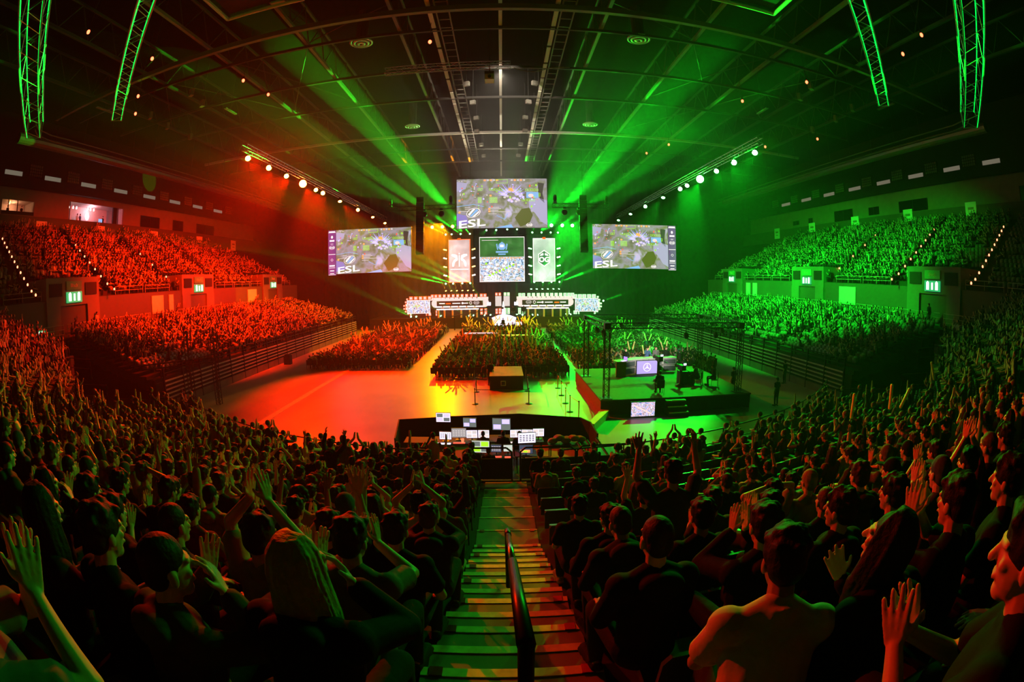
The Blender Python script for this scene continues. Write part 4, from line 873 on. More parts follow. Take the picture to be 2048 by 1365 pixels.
for j, (x, y, w_, c, lab) in enumerate([(-2.55, 19.25, .6, 'lit_lilac', 'white lit rack edge under the left spreadsheet monitor'), (-.3, 17.65, .36, 'lit_red', 'keyboard with red lit keys in the front row, left'), (.15, 17.6, .3, 'lit_red', 'keyboard with red lit keys in the front row, right'), (-1.0, 19.3, .3, 'lit_pinkish', 'small lit keyboard before the white twin monitors'), (.3, 19.35, .25, 'lit_pinkish', 'small lit panel beside the centre operator'), (-1.9, 19.35, .5, 'lit_red', 'red lit control surface before the grey monitor')]):
    o = MB().bx(-w_/2, w_/2, -.07, .07, 0, .025).build('keyboard', MATS[c], None, (x, y, .745)); tag(o, lab, 'keyboard')
o = MB().lathe([(.05, 0), (.07, .2), (.06, .2)], n=10).build('drinks_cup', glow('cup_glow', (1, .25, .1), 1.2), None, (-1.75, 19.35, .745)); tag(o, 'glowing orange cup on the production desk', 'cup')
o = MB().prism([(.95, 16.2, 0), (1.75, 16.2, 0), (1.7, 16.75, .25), (1.0, 16.75, .25)], (0, 0, .03)).build('equipment_case', mat('pale_case', (.5, .52, .45), .5), None, (0, 0, .8)); tag(o, 'pale plastic case lying open at the right of the front desks', 'case')
tb = MB()
for j in range(9): tb.ell((-.5+.25*(j % 5)+.05*j, .1*(j % 3), .12+.08*(j % 2)), (.22, .16, .13), n=8, m=6)
o = tb.build('draped_bag', mat('pale_bag', (.35, .33, .2), .8), None, (2.5, 19.1, .75), smooth=True); tag(o, 'heap of pale rumpled bags on the far right table', 'bag')
for s, xs in ((-1, (-3.75, -3.45, -3.15)), (1, (3.2, 3.55, 3.95))):
    for j, x in enumerate(xs):
        o = MB().tube((0, 0, 0), (s*-.55, 1.2, .75), .05, 8).build('stair_rail', mat('worn_tube', (.45, .4, .3), .35, .5), None, (x, 15.3+.25*j, .9)); tag(o, 'short sloping metal tube handrail beside the %s front steps, %s from the outside' % ('left' if s < 0 else 'right', order[j if s < 0 else 2-j]), 'handrail')
for j, (x, w_) in enumerate([(-2.2, 1.5), (-.5, 1.4), (1.25, 1.6), (3.1, 2.0)]):
    t = empty('vision_rail', (x, 13.2, rowz(12)), 0, 'rounded black tube guard at the foot of the central stair, %s from the left' % order[j], 'railing')
    MB().path([Vector((-w_/2, 0, 0)), Vector((-w_/2, 0, .95)), Vector((-w_/2+.15, 0, 1.08)), Vector((w_/2-.15, 0, 1.08)), Vector((w_/2, 0, .95)), Vector((w_/2, 0, 0))], .028, 8).build('tube_frame', M_steel, t); MB().bx(-w_/2+.03, w_/2-.03, -.01, .01, .1, .75).build('infill_panel', M_black, t)
# mid-floor folding chairs in the visible rear rows
def chair_proto():
    c = empty('folding_chair', (0, 0, 0))
    MB().bx(-.22, .22, -.2, .22, .43, .48).build('seat', M_dark, c); MB().bx(-.23, .23, -.25, -.21, .5, .92).build('backrest', M_dark, c)
    for sx in (-1, 1):
        MB().tube((sx*.21, -.24, 0), (sx*.21, -.22, .9), .014, 5).build('leg', M_steel, c); MB().tube((sx*.21, .22, 0), (sx*.21, .15, .45), .014, 5).build('leg', M_steel, c)
    return c
c0 = chair_proto(); first = True
for blk, x0, n_, y in (('left', -17.6, 17, 41.0), ('left', -17.6, 17, 42.0), ('centre', -5.4, 19, 36.9), ('centre', -5.4, 19, 37.9), ('right', 6.6, 16, 36.8), ('right', 6.6, 16, 37.8)):
    for i in range(n_):
        c = c0 if first else copy_tree(c0); first = False
        c.location = (x0+i*.57, y, 0); rear = y in (41.0, 36.9, 36.8)
        tag(c, 'black chair, %s row of the %s floor block, number %d from left' % ('rearmost' if rear else 'second rear', blk, i+1), 'chair', 'black chairs in the rear rows of the floor seating')
for (x, y, z, r_, lab) in ((9.1, 26.68, .9, -.1, 'black chair under the seated camera operator on the platform'), (12.4, 28.58, .9, .9, 'black chair under the leaning crew member on the platform'), (13.4, 28.18, .9, 1.1, 'black chair under the crew member in a hat on the platform'), (-.88, 18.98, 0, 0, 'black chair before the white twin monitors'), (-.05, 18.98, 0, 0, 'black chair before the dim centre monitor'), (.6, 18.88, 0, -.1, 'black chair before the three white monitors'), (-.6, 16.88, 0, 0, 'black chair behind the four-way split monitor')):
    c = copy_tree(c0); c.location = (x, y-.04, z-.04); c.rotation_euler = (0, 0, r_); del c['group']; tag(c, lab, 'chair')
for s, nm in ((-1, 'left'), (1, 'right')):
    for j in range(5):
        c = copy_tree(c0); c.location = (s*(4.5+j*1.32), 78.97, 2.3); c.rotation_euler = (0, 0, pi); del c['group']; tag(c, 'black player chair at the %s stage desk, %s from the centre' % (nm, order[j]), 'chair')
for x, y, h, lab in ((10.15, 30.2, 1.55, 'tall studio camera on a pedestal in front of the desk screen'), (11.1, 28.4, 1.25, 'lower studio camera on a pedestal right of the seated operator')):
    t = empty('studio_camera', (x, y, .9), .1, lab, 'camera')
    MB().lathe([(.34, .04), (.3, .12), (.1, .2), (.08, h-.25), (.12, h-.2)], n=14).build('pedestal', M_lamp, t, smooth=True); MB().bx(-.14, .14, -.4, .25, h-.18, h+.14).build('camera_body', M_lamp, t)
    MB().lathe([(.11, 0), (.12, .3), (.14, .42)], (0, .25, h), 14, (0, 1, 0)).build('lens', M_steel, t); MB().bx(-.12, .12, -.5, -.42, h+.16, h+.32).build('viewfinder_hood', M_lamp, t); MB().bx(-.1, .1, -.51, -.5, h+.18, h+.3).build('viewfinder', E_lilac, t)
    MB().tube((.1, -.3, h-.1), (.35, -.75, h-.25), .02, 6).build('pan_handle', M_steel, t)
o = MB().bx(-.5, .5, -.35, .35, 0, .85).build('flight_case', M_black, None, (11.75, 29.2, .9)); tag(o, 'dark flight case beside the leaning crew member on the platform', 'case')
# ================================================================ PEOPLE
M_skin = mat('skin', objcol=True, rough=.5, var=.08, scale=14, spec=.4)
M_hair = mat('hair', objcol=True, rough=.6, var=.35, scale=40, spec=.22, bump=.4)
M_cloth = mat('clothing', objcol=True, rough=.85, var=.2, scale=7, spec=.15, bump=.6)
def remeshed(mb, name, m, voxel, smooth=3, disp=0.):
    me = mb.mesh(name+'_src', m, fix=False); o = bpy.data.objects.new(name, me); COL.objects.link(o)
    r = o.modifiers.new('r', 'REMESH'); r.mode = 'VOXEL'; r.voxel_size = voxel; r.use_smooth_shade = True
    if smooth: q = o.modifiers.new('s', 'SMOOTH'); q.iterations = smooth; q.factor = .5
    dg = bpy.context.evaluated_depsgraph_get(); out = bpy.data.meshes.new_from_object(o.evaluated_get(dg)); out.name = name
    bpy.data.objects.remove(o); bpy.data.meshes.remove(me)
    out.materials.clear(); out.materials.append(m); return out
def ik(S, Wr, a, b, pole):
    d = Wr-S; L = min(d.length, a+b-.004); d = d.normalized(); Wr = S+d*L
    x = (a*a-b*b+L*L)/(2*L); h = sqrt(max(a*a-x*x, 0)); p = Vector(pole); p = (p-d*p.dot(d)).normalized(); return S+d*x+p*h, Wr
def hand(mb, wr, d, n, side, curl=.35, spread=.12):
    """palm, four unequal bent fingers and a thumb leaving the side of the palm"""
    d = Vector(d).normalized(); n = Vector(n); n = (n-d*n.dot(d)).normalized(); t = d.cross(n)*side
    kn = []
    for i, (off, L) in enumerate(((.034, .074), (.0115, .084), (-.0125, .078), (-.035, .062))):
        k = wr+d*(.088-.006*abs(i-1))+t*off; kn.append((k, L, i)); mb.capsule(wr+d*.012+t*off*.6, k, .0145, .0115, 8, 2)
    for k, L, i in kn:
        dd = (d+t*(spread*(1.35-i*.9))+n*curl*.45).normalized(); m = k+dd*L*.52; d2 = (dd+n*curl*1.1).normalized(); e = m+d2*L*.5
        mb.capsule(k, m, .0106, .0100, 8, 2); mb.capsule(m, e, .0100, .0088, 8, 2)
    b = wr+d*.03+t*.026; m = b+(d*.55+t*.75+n*.25).normalized()*.04; e = m+(d*.85+t*.35+n*.3).normalized()*.034
    mb.capsule(b, m, .0135, .0115, 8, 2); mb.capsule(m, e, .011, .0088, 8, 2)
ARM = {  # wrist relative to the shoulder (x is outward), pole, finger direction, palm normal (x outward)
 'lap':   ((-.02, .30, -.36), (.4, -.3, -.6), (-.25, .95, -.15), (0, -.1, -1)),
 'rest':  ((.02, .20, -.42), (.6, -.6, -.3), (-.1, .95, -.2), (0, -.1, -1)),
 'clap':  ((-.135, .33, -.12), (.55, -.2, -.8), (-.1, .45, .9), (-1, .1, 0)),
 'clap_high': ((-.13, .27, .10), (.7, .1, -.7), (-.08, .25, .95), (-1, 0, 0)),
 'over':  ((-.115, .10, .44), (1, .15, .1), (-.15, .1, .98), (-1, 0, 0)),
 'wave':  ((.05, .13, .50), (.6, .5, 0), (.05, .12, 1), (0, 1, .1)),
 'reach': ((.10, .26, .42), (.6, .3, -.2), (.1, .35, .9), (-.5, .8, 0)),
 'head':  ((-.10, .05, .30), (1, .25, .15), (-.9, .1, .3), (-.1, -.3, -1)),
 'mouth': ((-.07, .22, .09), (.7, .15, -.8), (-.5, .05, .85), (-.7, -.6, 0)),
 'phone': ((-.10, .30, -.08), (.4, -.1, -1), (-.2, .5, .8), (-.6, -.6, .4)),
 'side':  ((.05, .02, -.53), (.2, -1, 0), (0, .08, -1), (-1, 0, 0)),
 'desk':  ((-.04, .36, -.30), (.7, -.2, -.6), (-.2, .95, -.1), (0, 0, -1)),
}
class Rig:
    def __init__(s, stand=False, lean=.08, arms=('lap', 'lap'), yaw=0., pitch=0., twist=0., build=1., female=False):
        s.stand, s.arms, s.b = stand, arms, build
        s.zh = .95 if stand else .53
        T = Matrix.Translation((0, 0, s.zh)) @ Matrix.Rotation(twist, 4, 'Z') @ Matrix.Rotation(-lean, 4, 'X')
        s.T = T; P = lambda x, y, z: T @ Vector((x, y, z)); s.P = P
        s.hc = P(0, .03, .0) + (P(0, .01, .705)-P(0, 0, 0)); 
        s.HR = (Matrix.Rotation(yaw, 4, 'Z') @ Matrix.Rotation(-pitch, 4, 'X')); s.H = Matrix.Translation(s.hc) @ s.HR
        s.arm = {}; w = .178*(.93 if female else 1)
        for sd, nm in ((-1, arms[0]), (1, arms[1])):
            wr, pole, fd, pn = ARM[nm]; S = P(sd*w, 0, .465); R = Matrix.Rotation(twist, 3, 'Z')
            E, Wv = ik(S, S+R@Vector((sd*wr[0], wr[1], wr[2])), .285, .255, R@Vector((sd*pole[0], pole[1], pole[2])))
            s.arm[sd] = (S, E, Wv, R@Vector((sd*fd[0], fd[1], fd[2])), R@Vector((sd*pn[0], pn[1], pn[2])), nm)
        s.leg = {}
        for sd in (-1, 1):
            hip = Vector((sd*.095, .02 if not stand else 0, s.zh-.01))
            if stand: kn, an, toe = Vector((sd*.11, .02, .50)), Vector((sd*.115, -.02, .09)), Vector((sd*.14, .13, .03))
            else: kn, an, toe = Vector((sd*.15, .44, .51)), Vector((sd*.135, .40, .09)), Vector((sd*.16, .57, .035))
            s.leg[sd] = (hip, kn, an, toe)
    def torso(s, mb, k):
        P = s.P; q = 1+(s.b-1); R = s.T.to_3x3()
        mb.ell(P(0, 0, .0), (.165*q+k, .12*q+k, .13+k), R); mb.ell(P(0, .012, .16), (.145*q+k, .108*q+k, .17+k), R)
        mb.ell(P(0, .01, .33), (.168*q+k, .118*q+k, .19+k), R)
        mb.capsule(P(-.135*q, 0, .455), P(.135*q, 0, .455), .058+k, .058+k)
        for sd in (-1, 1): mb.capsule(P(sd*.13, -.005, .47), P(sd*.02, -.005, .545), .045+k, .045+k*.6)
    def arm_(s, mb, sd, k, upto=2.):
        S, E, Wv, fd, pn, nm = s.arm[sd]
        mb.ell(S, (.062+k, .062+k, .062+k))
        e = S+(E-S)*min(upto, 1); mb.capsule(S, e, .052+k, .052-.012*min(upto, 1)+k+(.01 if upto < 1 else 0))
        if upto > 1: f = E+(Wv-E)*min(upto-1, 1); mb.capsule(E, f, .041+k, .041-.014*min(upto-1, 1)+k)
    def body(s, voxel):
        mb = MB(); s.torso(mb, 0)
        for sd in (-1, 1):
            s.arm_(mb, sd, 0); S, E, Wv, fd, pn, nm = s.arm[sd]
            hand(mb, Wv, fd, pn, sd, .1 if 'clap' in nm or nm in ('over', 'wave') else .45, .2 if nm in ('wave', 'reach') else .13)
            h, kn, an, toe = s.leg[sd]; mb.capsule(h, kn, .085, .06); mb.capsule(kn, an, .058, .038); mb.capsule(an-Vector((0, .03, .03)), toe, .042, .034)
        R = s.HR.to_3x3(); H = lambda x, y, z: s.H @ Vector((x, y, z))
        mb.capsule(s.P(0, -.01, .50), H(0, -.025, -.07), .058, .053)
        mb.ell(H(0, -.012, .035), (.073, .093, .088), R); mb.ell(H(0, .02, -.025), (.062, .068, .092), R); mb.capsule(H(0, .045, -.095), H(0, .03, -.085), .034, .045)
        mb.capsule(H(0, .088, .012), H(0, .108, -.026), .009, .015, 8, 2)       # nose
        for sd in (-1, 1):
            mb.capsule(H(sd*.012, .085, .022), H(sd*.045, .072, .024), .012, .012, 8, 2)    # brow
            mb.ell(H(sd*.04, .062, -.022), (.02, .02, .018), R, 8, 6); mb.ell(H(sd*.076, -.008, -.012), (.012, .022, .034), R, 8, 6)    # cheek, ear
            mb.ell(H(sd*.012, -.012, -.03), (.05, .05, .05), R, 8, 6)
        mb.capsule(H(-.022, .083, -.062), H(.022, .083, -.062), .0085, .0085, 8, 2)       # lips
        return remeshed(mb, 'body', M_skin, voxel, 1)
    def top(s, voxel, sleeve, hood=False):
        mb = MB(); k = .020 if not hood else .028; s.torso(mb, k); mb.ell(s.P(0, -.012, .22), (.182, .132, .26), s.T.to_3x3())
        for sd in (-1, 1): s.arm_(mb, sd, .020 if not hood else .022, sleeve)
        mb.lathe([(.085, -.01), (.078, .035), (.066, .035)], s.P(0, -.01, .515), 14, s.T.to_3x3()@Vector((0, 0, 1)))
        if hood: mb.ell(s.P(0, -.10, .50), (.13, .07, .08), s.T.to_3x3()); mb.ell(s.P(0, .07, .49), (.10, .04, .05), s.T.to_3x3())
        
        if sleeve < 1:
            for sd in (-1, 1):
                S, E = s.arm[sd][:2]; d = (E-S).normalized(); mb.lathe([(.066, 0), (.078, .03), (.074, .036), (.05, .036)], S+(E-S)*sleeve*.92, 14, d)
        rw = random.Random(9)
        for i in range(16):     # soft creases across the back and sides
            a, z = rw.uniform(-2.9, .4), rw.uniform(.0, .42); mb.capsule(s.P(.155*cos(a), .112*sin(a)+.01, z), s.P(.150*cos(a+.5), .110*sin(a+.5)+.01, z+rw.uniform(-.06, .06)), .020, .012, 6, 2)
        return remeshed(mb, 'top', M_cloth, voxel, 3)
    def trousers(s, voxel):
        mb = MB(); mb.ell(s.P(0, 0, -.01), (.178, .135, .12), s.T.to_3x3())
        for sd in (-1, 1): h, kn, an, toe = s.leg[sd]; mb.capsule(h, kn, .097, .075); mb.capsule(kn, an+Vector((0, 0, .03)), .073, .056)
        return remeshed(mb, 'trousers', M_cloth, voxel, 3)
    def shoe(s, sd, voxel):
        h, kn, an, toe = s.leg[sd]; mb = MB(); mb.capsule(Vector((an.x, an.y-.05, .045)), Vector((toe.x, toe.y, .04)), .045, .042); mb.capsule(an-Vector((0, 0, .01)), an-Vector((0, .0, .05)), .052, .05)
        mb.box(((an.x+toe.x)/2, (an.y+toe.y)/2-.02, .014), (.085, .28, .028), -atan2(toe.x-an.x, toe.y-an.y)); return remeshed(mb, 'shoe', M_cloth, voxel, 2)
def hair_mesh(kind, voxel=.009):
    mb = MB(); rr = random.Random(5)
    if kind in ('short', 'crop', 'cap', 'hoodup', 'beanie'):
        k = {'short': .016, 'crop': .006, 'beanie': .016, 'cap': .012, 'hoodup': .035}[kind]
        mb.ell((0, -.018, .048), (.074+k, .092+k, .086+k)); mb.ell((0, -.055, .0), (.066+k*.8, .058+k*.8, .072+k*.6))
        if kind == 'short':
            for i in range(26):
                a, b = rr.uniform(0, 6.28), rr.uniform(.15, 1.2); mb.ell((.082*cos(a)*cos(b), -.02+.1*sin(a)*cos(b), .055+.09*sin(b)), (.022, .024, .018), n=6, m=5)
            mb.capsule((-.05, .065, .085), (.05, .07, .088), .022, .022)
        if kind == 'cap': mb.ell((0, .11, .055), (.066, .075, .010))
        if kind == 'hoodup': mb.ell((0, -.03, -.06), (.1, .09, .09))
    elif kind == 'curly':
        mb.ell((0, -.02, .05), (.1, .115, .1))
        for i in range(70):
            a, b = rr.uniform(0, 6.28), rr.uniform(-.5, 1.4); mb.ell((.105*cos(a)*cos(b), -.03+.115*sin(a)*cos(b) - (.02 if sin(a) > .5 else 0), .05+.11*sin(b)), (.03, .03, .03), n=6, m=5)
    elif kind in ('long', 'blonde'):
        bl = kind == 'blonde'; mb.ell((0, -.018, .042), (.080, .097, .092)); L = .46 if bl else .30; N = 150 if bl else 34; th = .0075 if bl else .014
        for i in range(N):
            a = pi*(-.16+1.32*i/(N-1)); w_ = rr.uniform(.95, 1.2); f = rr.uniform(.9, 1.06); ca, sa = -cos(a), -sin(a)
            P3 = lambda rx, ry, z: (ca*rx, sa*ry-.015, z)
            pts = [(rr.uniform(-.008, .008), -.01, .142), P3(.045*f, .055*f, .132), P3(.078*f, .092*f, .085), P3(.09*f, .108*f, .02), P3(.094*w_, .108, -.08), P3(.104*w_, .118, -.17), P3(.108*w_, .112, -.28), P3(.10*w_, .10, -L*rr.uniform(.8, 1.0))]
            if not bl: pts = pts[:6]+[P3(.09*w_, .09, -L*rr.uniform(.85, 1))]
            for p, q in zip(pts, pts[1:]): mb.capsule(p, q, th, th*.95 if q is not pts[-1] else th*.5, 6, 2)
    elif kind == 'bun':
        mb.ell((0, -.018, .045), (.084, .1, .094)); mb.ell((0, -.05, 0), (.07, .062, .07)); mb.ell((0, -.125, .075), (.045, .04, .045))
    return remeshed(mb, 'hair' if kind not in ('cap', 'beanie', 'hoodup') else {'cap': 'cap', 'beanie': 'beanie', 'hoodup': 'hood'}[kind], M_hair if kind not in ('cap', 'beanie', 'hoodup') else M_cloth, voxel if kind != 'blonde' else .0048, 2 if kind != 'blonde' else 1)
HAIR = {k: hair_mesh(k) for k in ('short', 'crop', 'curly', 'long', 'blonde', 'bun', 'cap', 'beanie')}
POSES = {   # name: (standing, lean, left arm, right arm, head yaw, head pitch, words)
 'lap': (0, .02, 'lap', 'lap', .0, .0, 'sitting still'), 'lap2': (0, -.06, 'rest', 'lap', .25, .0, 'leaning back'),
 'clap': (0, .10, 'clap', 'clap', .1, .05, 'clapping'), 'clap2': (0, .05, 'clap_high', 'clap_high', -.15, .05, 'clapping hands high'),
 'over': (0, .05, 'over', 'over', 0, .1, 'clapping overhead'), 'waveR': (0, .08, 'lap', 'wave', .1, .1, 'right arm raised'),
 'waveL': (0, .08, 'wave', 'rest', -.1, .1, 'left arm raised'), 'reach': (0, .1, 'reach', 'reach', 0, .1, 'both arms up'),
 'head': (0, .0, 'head', 'head', .1, 0, 'hands on head'), 'mouth': (0, .12, 'clap_high', 'mouth', -.25, .0, 'hands at mouth'),
 'fwd': (0, .42, 'lap', 'lap', .1, .25, 'leaning forward'), 'phone': (0, .12, 'rest', 'phone', .2, -.2, 'holding hand up'),
 'st_clap': (1, .03, 'clap', 'clap', .0, .05, 'standing and clapping'), 'st_up': (1, .03, 'reach', 'reach', 0, .1, 'standing, arms up'), 'st': (1, .02, 'side', 'side', 0, 0, 'standing'),
 'st_desk': (1, .12, 'desk', 'mouth', .1, 0, 'standing at the desk'), 'sit_desk': (0, .15, 'desk', 'desk', 0, -.1, 'working at the desk'),
}
RIGS = {}
def pose_meshes(nm, voxel=.0068):
    if nm in RIGS: return RIGS[nm]
    st, lean, a, b, yw, pt, _ = POSES[nm]; r = Rig(bool(st), lean, (a, b), yw, pt)
    RIGS[nm] = dict(rig=r, body=r.body(voxel), tee=r.top(.012, .62), long=r.top(.012, 1.88, True), legs=r.trousers(.014), shoes={sd: r.shoe(sd, .010) for sd in (-1, 1)}); return RIGS[nm]
SKIN = [(.55, .36, .26), (.48, .30, .21), (.60, .42, .32), (.34, .2, .13), (.22, .13, .08)]
HCOL = [(.012, .009, .007), (.02, .013, .009), (.04, .024, .014), (.075, .045, .024), (.009, .008, .008)]
CLOTH = {'black': (.006, .006, .007), 'charcoal': (.02, .02, .022), 'grey': (.12, .12, .12), 'white': (.50, .49, .45), 'navy': (.01, .014, .035), 'olive': (.05, .055, .025), 'red': (.18, .015, .015), 'tan': (.27, .22, .14), 'blue': (.05, .09, .22)}
PROTO = {}
def person(loc, pose, hair='short', sleeve='tee', cloth='black', skin=0, hcol=0, legs='charcoal', rz=0., scale=1., mirror=False, label=None, group=None, shoes=True):
    key = (pose, hair, sleeve, shoes)
    if key not in PROTO:
        q = pose_meshes(pose); t = empty('person', loc)
        link('body', q['body'], t); link('hoodie' if sleeve == 'long' else 'tee_shirt', q[sleeve], t); link('trousers', q['legs'], t)
        if shoes:
            for sd in (-1, 1): link('shoe', q['shoes'][sd], t)
        if hair: h = link(HAIR[hair].name.split('.')[0], HAIR[hair], t); h.matrix_local = q['rig'].H
        PROTO[key] = t
    else: t = copy_tree(PROTO[key])
    t.location = loc; t.rotation_euler = (0, 0, rz); t.scale = (scale*(-1 if mirror else 1), scale, scale)
    tag(t, label, 'person', group)
    if not group and 'group' in t: del t['group']
    for c in t.children:
        n_ = c.name.split('.')[0]
        c.color = (*{'body': SKIN[skin], 'trousers': CLOTH[legs], 'shoe': (.3, .3, .3) if legs == 'navy' else (.03, .03, .03), 'hair': HCOL[hcol] if hair != 'blonde' else (.42, .28, .13)}.get(n_, CLOTH[cloth]), 1)
    return t
# ---------------------------------------------------------------- seats of the end stand
M_seat = mat('seat_plastic', (.045, .045, .05), .28, var=.1, spec=.6); M_seatp = mat('seat_pad', (.03, .03, .032), .8)
def seat_proto(folded):
    t = empty('stadium_seat', (0, 0, 0)); b = MB()
    pr_ = [(-.225, .46), (-.235, .80), (-.20, .855), (.20, .855), (.235, .80), (.225, .46)]
    b.prism([(x, -.235-.12*(z-.46), z) for x, z in pr_], (0, -.028, 0)); b.build('backrest', M_seat, t)
    MB().prism([(x*.9, -.205-.12*(z-.46), .48+(z-.46)*.85) for x, z in pr_], (0, -.03, 0)).build('back_pad', M_seatp, t)
    if folded: MB().box((0, -.15, .60), (.42, .07, .36), R=Matrix.Rotation(-.15, 3, 'X')).build('seat_pan', M_seat, t)
    else: MB().box((0, .0, .42), (.43, .42, .06), R=Matrix.Rotation(.06, 3, 'X')).build('seat_pan', M_seat, t)
    MB().bx(.228, .252, -.27, -.23, 0, .62).bx(.228, .252, -.26, .06, .60, .635).build('armrest', M_steel, t); return t
SEATP = [seat_proto(False), seat_proto(True)]; SEATN = [0, 0]
def seat(loc, rz, folded, label, group):
    t = SEATP[folded] if SEATN[folded] == 0 else copy_tree(SEATP[folded]); SEATN[folded] += 1
    t.location = loc; t.rotation_euler = (0, 0, rz); return tag(t, label, 'seat', group)
def ordn(n): return '%d%s' % (n, 'th' if 10 <= n % 100 <= 20 else {1: 'st', 2: 'nd', 3: 'rd'}.get(n % 10, 'th'))
HWORD = {'short': 'short-haired', 'crop': 'close-cropped', 'curly': 'curly-haired', 'long': 'long-haired', 'blonde': 'long-blonde-haired', 'bun': 'tied-haired', 'cap': 'capped', 'beanie': 'beanie-wearing', None: 'bald'}
# hand-placed people nearest the camera: x, y, row, pose, hair, sleeve, cloth, skin, hair colour, mirror, turn
NEAR = [
 (-.68, 1.15, -1, 'mouth', 'blonde', 'long', 'black', 0, 0, False, -.12), (-.78, 2.02, 0, 'clap2', 'short', 'tee', 'grey', 0, 2, False, -.1),
 (-.74, 2.78, 1, 'waveL', 'short', 'tee', 'black', 0, 1, False, -.05), (-1.28, 1.94, 0, 'over', 'short', 'tee', 'tan', 0, 2, False, -.2),
 (-1.22, 2.75, 1, 'waveR', 'short', 'tee', 'charcoal', 0, 2, False, -.1), (-.66, 3.70, 2, 'clap2', 'short', 'long', 'charcoal', 0, 3, False, 0),
 (-.78, 5.48, 4, 'lap', 'short', 'tee', 'olive', 0, 2, False, 0), (-1.16, 7.4, 6, 'fwd', 'crop', 'tee', 'grey', 0, 3, False, 0),
 (-1.66, 2.75, 1, 'clap', 'short', 'tee', 'white', 0, 1, False, -.2), (-1.86, 1.92, 0, 'lap', 'crop', 'tee', 'charcoal', 0, 1, False, -.25),
 (-2.36, 1.92, 0, 'lap2', 'short', 'long', 'black', 0, 0, False, -.2), (-2.85, 1.99, 0, 'clap', 'short', 'tee', 'black', 1, 0, False, -.2), (-3.35, 1.89, 0, 'mouth', 'long', 'long', 'black', 0, 1, False, -.2),
 (-2.1, 1.08, -1, 'clap', 'long', 'tee', 'charcoal', 0, 1, False, -.3), (-1.18, 1.0, -1, 'mouth', 'crop', 'long', 'olive', 0, 1, False, -.35), (-1.62, 1.1, -1, 'clap', 'short', 'tee', 'black', 0, 1, False, -.3),
 (-1.25, .25, -2, 'clap2', 'short', 'tee', 'grey', 0, 2, False, -.3),
 (.74, 2.0, 0, 'lap', 'crop', 'long', 'black', 0, 1, False, .1), (.84, 2.73, 1, 'fwd', 'crop', 'long', 'charcoal', 0, 3, False, .1), (.88, 3.68, 2, 'lap2', 'short', 'long', 'black', 0, 0, False, .1),
 (.78, 4.62, 3, 'lap', 'short', 'tee', 'black', 1, 0, False, 0), (1.61, 8.05, 7, 'lap', 'short', 'tee', 'charcoal', 0, 2, False, 0),
 (.86, .98, -1, 'fwd', 'short', 'tee', 'white', 3, 0, False, -.35), (2.59, 3.78, 2, 'head', 'short', 'tee', 'tan', 0, 0, False, .15), (1.36, 1.96, 0, 'clap2', 'short', 'long', 'black', 0, 0, False, .1),
 (1.90, 2.02, 0, 'lap2', 'short', 'long', 'black', 1, 0, False, .15), (3.12, 3.85, 2, 'lap', 'beanie', 'tee', 'tan', 0, 0, False, 0), (2.42, 1.98, 0, 'lap', 'short', 'tee', 'black', 0, 0, False, .2),
 (4.46, 3.1, 1, 'clap2', 'short', 'tee', 'charcoal', 0, 1, False, .2), (1.95, 1.12, -1, 'clap2', 'short', 'tee', 'black', 0, 0, False, .15), (2.5, 1.12, -1, 'lap', 'short', 'tee', 'black', 0, 0, False, .3),
 (1.38, 1.0, -1, 'phone', 'long', 'long', 'black', 0, 0, False, .15), (1.12, .28, -2, 'clap', 'short', 'tee', 'black', 0, 0, False, .3), (1.75, .3, -2, 'lap', 'short', 'long', 'black', 0, 0, False, .5),
 (1.92, 3.72, 2, 'clap', 'short', 'tee', 'olive', 0, 1, False, .1), (1.38, 2.85, 1, 'lap', 'short', 'tee', 'black', 0, 0, False, .1), (1.78, 5.47, 4, 'waveL', 'short', 'tee', 'charcoal', 0, 2, False, 0),
 (-1.76, 5.55, 4, 'over', 'short', 'tee', 'white', 0, 1, False, 0), (-2.25, 5.55, 4, 'waveR', 'short', 'tee', 'olive', 0, 2, False, 0), (-2.35, 4.65, 3, 'clap', 'curly', 'tee', 'tan', 0, 1, False, 0),
]
cand = []       # every seat of the end stand: distance, row, side, place, x, y, angle
for k in range(-5, 13):
    r = CY-yk(k)+.5; am = row_amax(k)
    for s in (-1, 1):
        j = 0
        while True:
            a = (.62+.30+.53*j)/r
            if a > am: break
            x, y = s*r*sin(a), CY-r*cos(a); j += 1
            ang = math.degrees(atan2(x, y))
            if abs(ang) > 66 or (k <= -2 and sqrt(x*x+y*y) < 1.5): continue
            cand.append((sqrt(x*x+y*y), k, s, j, x, y, s*a))
cand.sort()
def where(k, s, j): return '%s row above front rail, %s %s of stairs' % (ordn(13-k), ordn(j), 'left' if s < 0 else 'right')
occ = []; rr = random.Random(11); FARCROWD = []; nper = nseat = 0
for x, y, k, pose, hair, sl, cl, sk, hc_, mir, turn in NEAR:
    j = max(1, round((abs(x)-.62-.30)/.53)+1); z = rowz(k)
    w_ = POSES[pose][6]; lab = '%s %s-clad person %s, %s row above front rail, %s %s of stairs' % (HWORD[hair], cl, w_, ordn(13-k), ordn(j), 'left' if x < 0 else 'right')
    person((x, y-.04, z), pose, hair, sl, cl, sk, hc_, rz=turn, label=lab, mirror=mir, legs='navy' if rr.random() < .4 else 'charcoal'); occ.append((x, y)); nper += 1
PW = [('clap', 5), ('clap2', 4), ('lap', 6), ('lap2', 4), ('over', 2), ('waveR', 1), ('waveL', 1), ('reach', 1), ('fwd', 3), ('phone', 2), ('head', 1), ('mouth', 1), ('st_clap', .6), ('st_up', .6)]
HW = [('short', 10), ('crop', 4), ('long', 4), ('curly', 1.5), ('bun', 1), ('cap', 1.6), ('beanie', .8)]
CW = [('black', 6), ('charcoal', 4), ('grey', 4), ('white', 3.6), ('navy', 2), ('olive', 2), ('tan', 2), ('red', 1), ('blue', 1)]
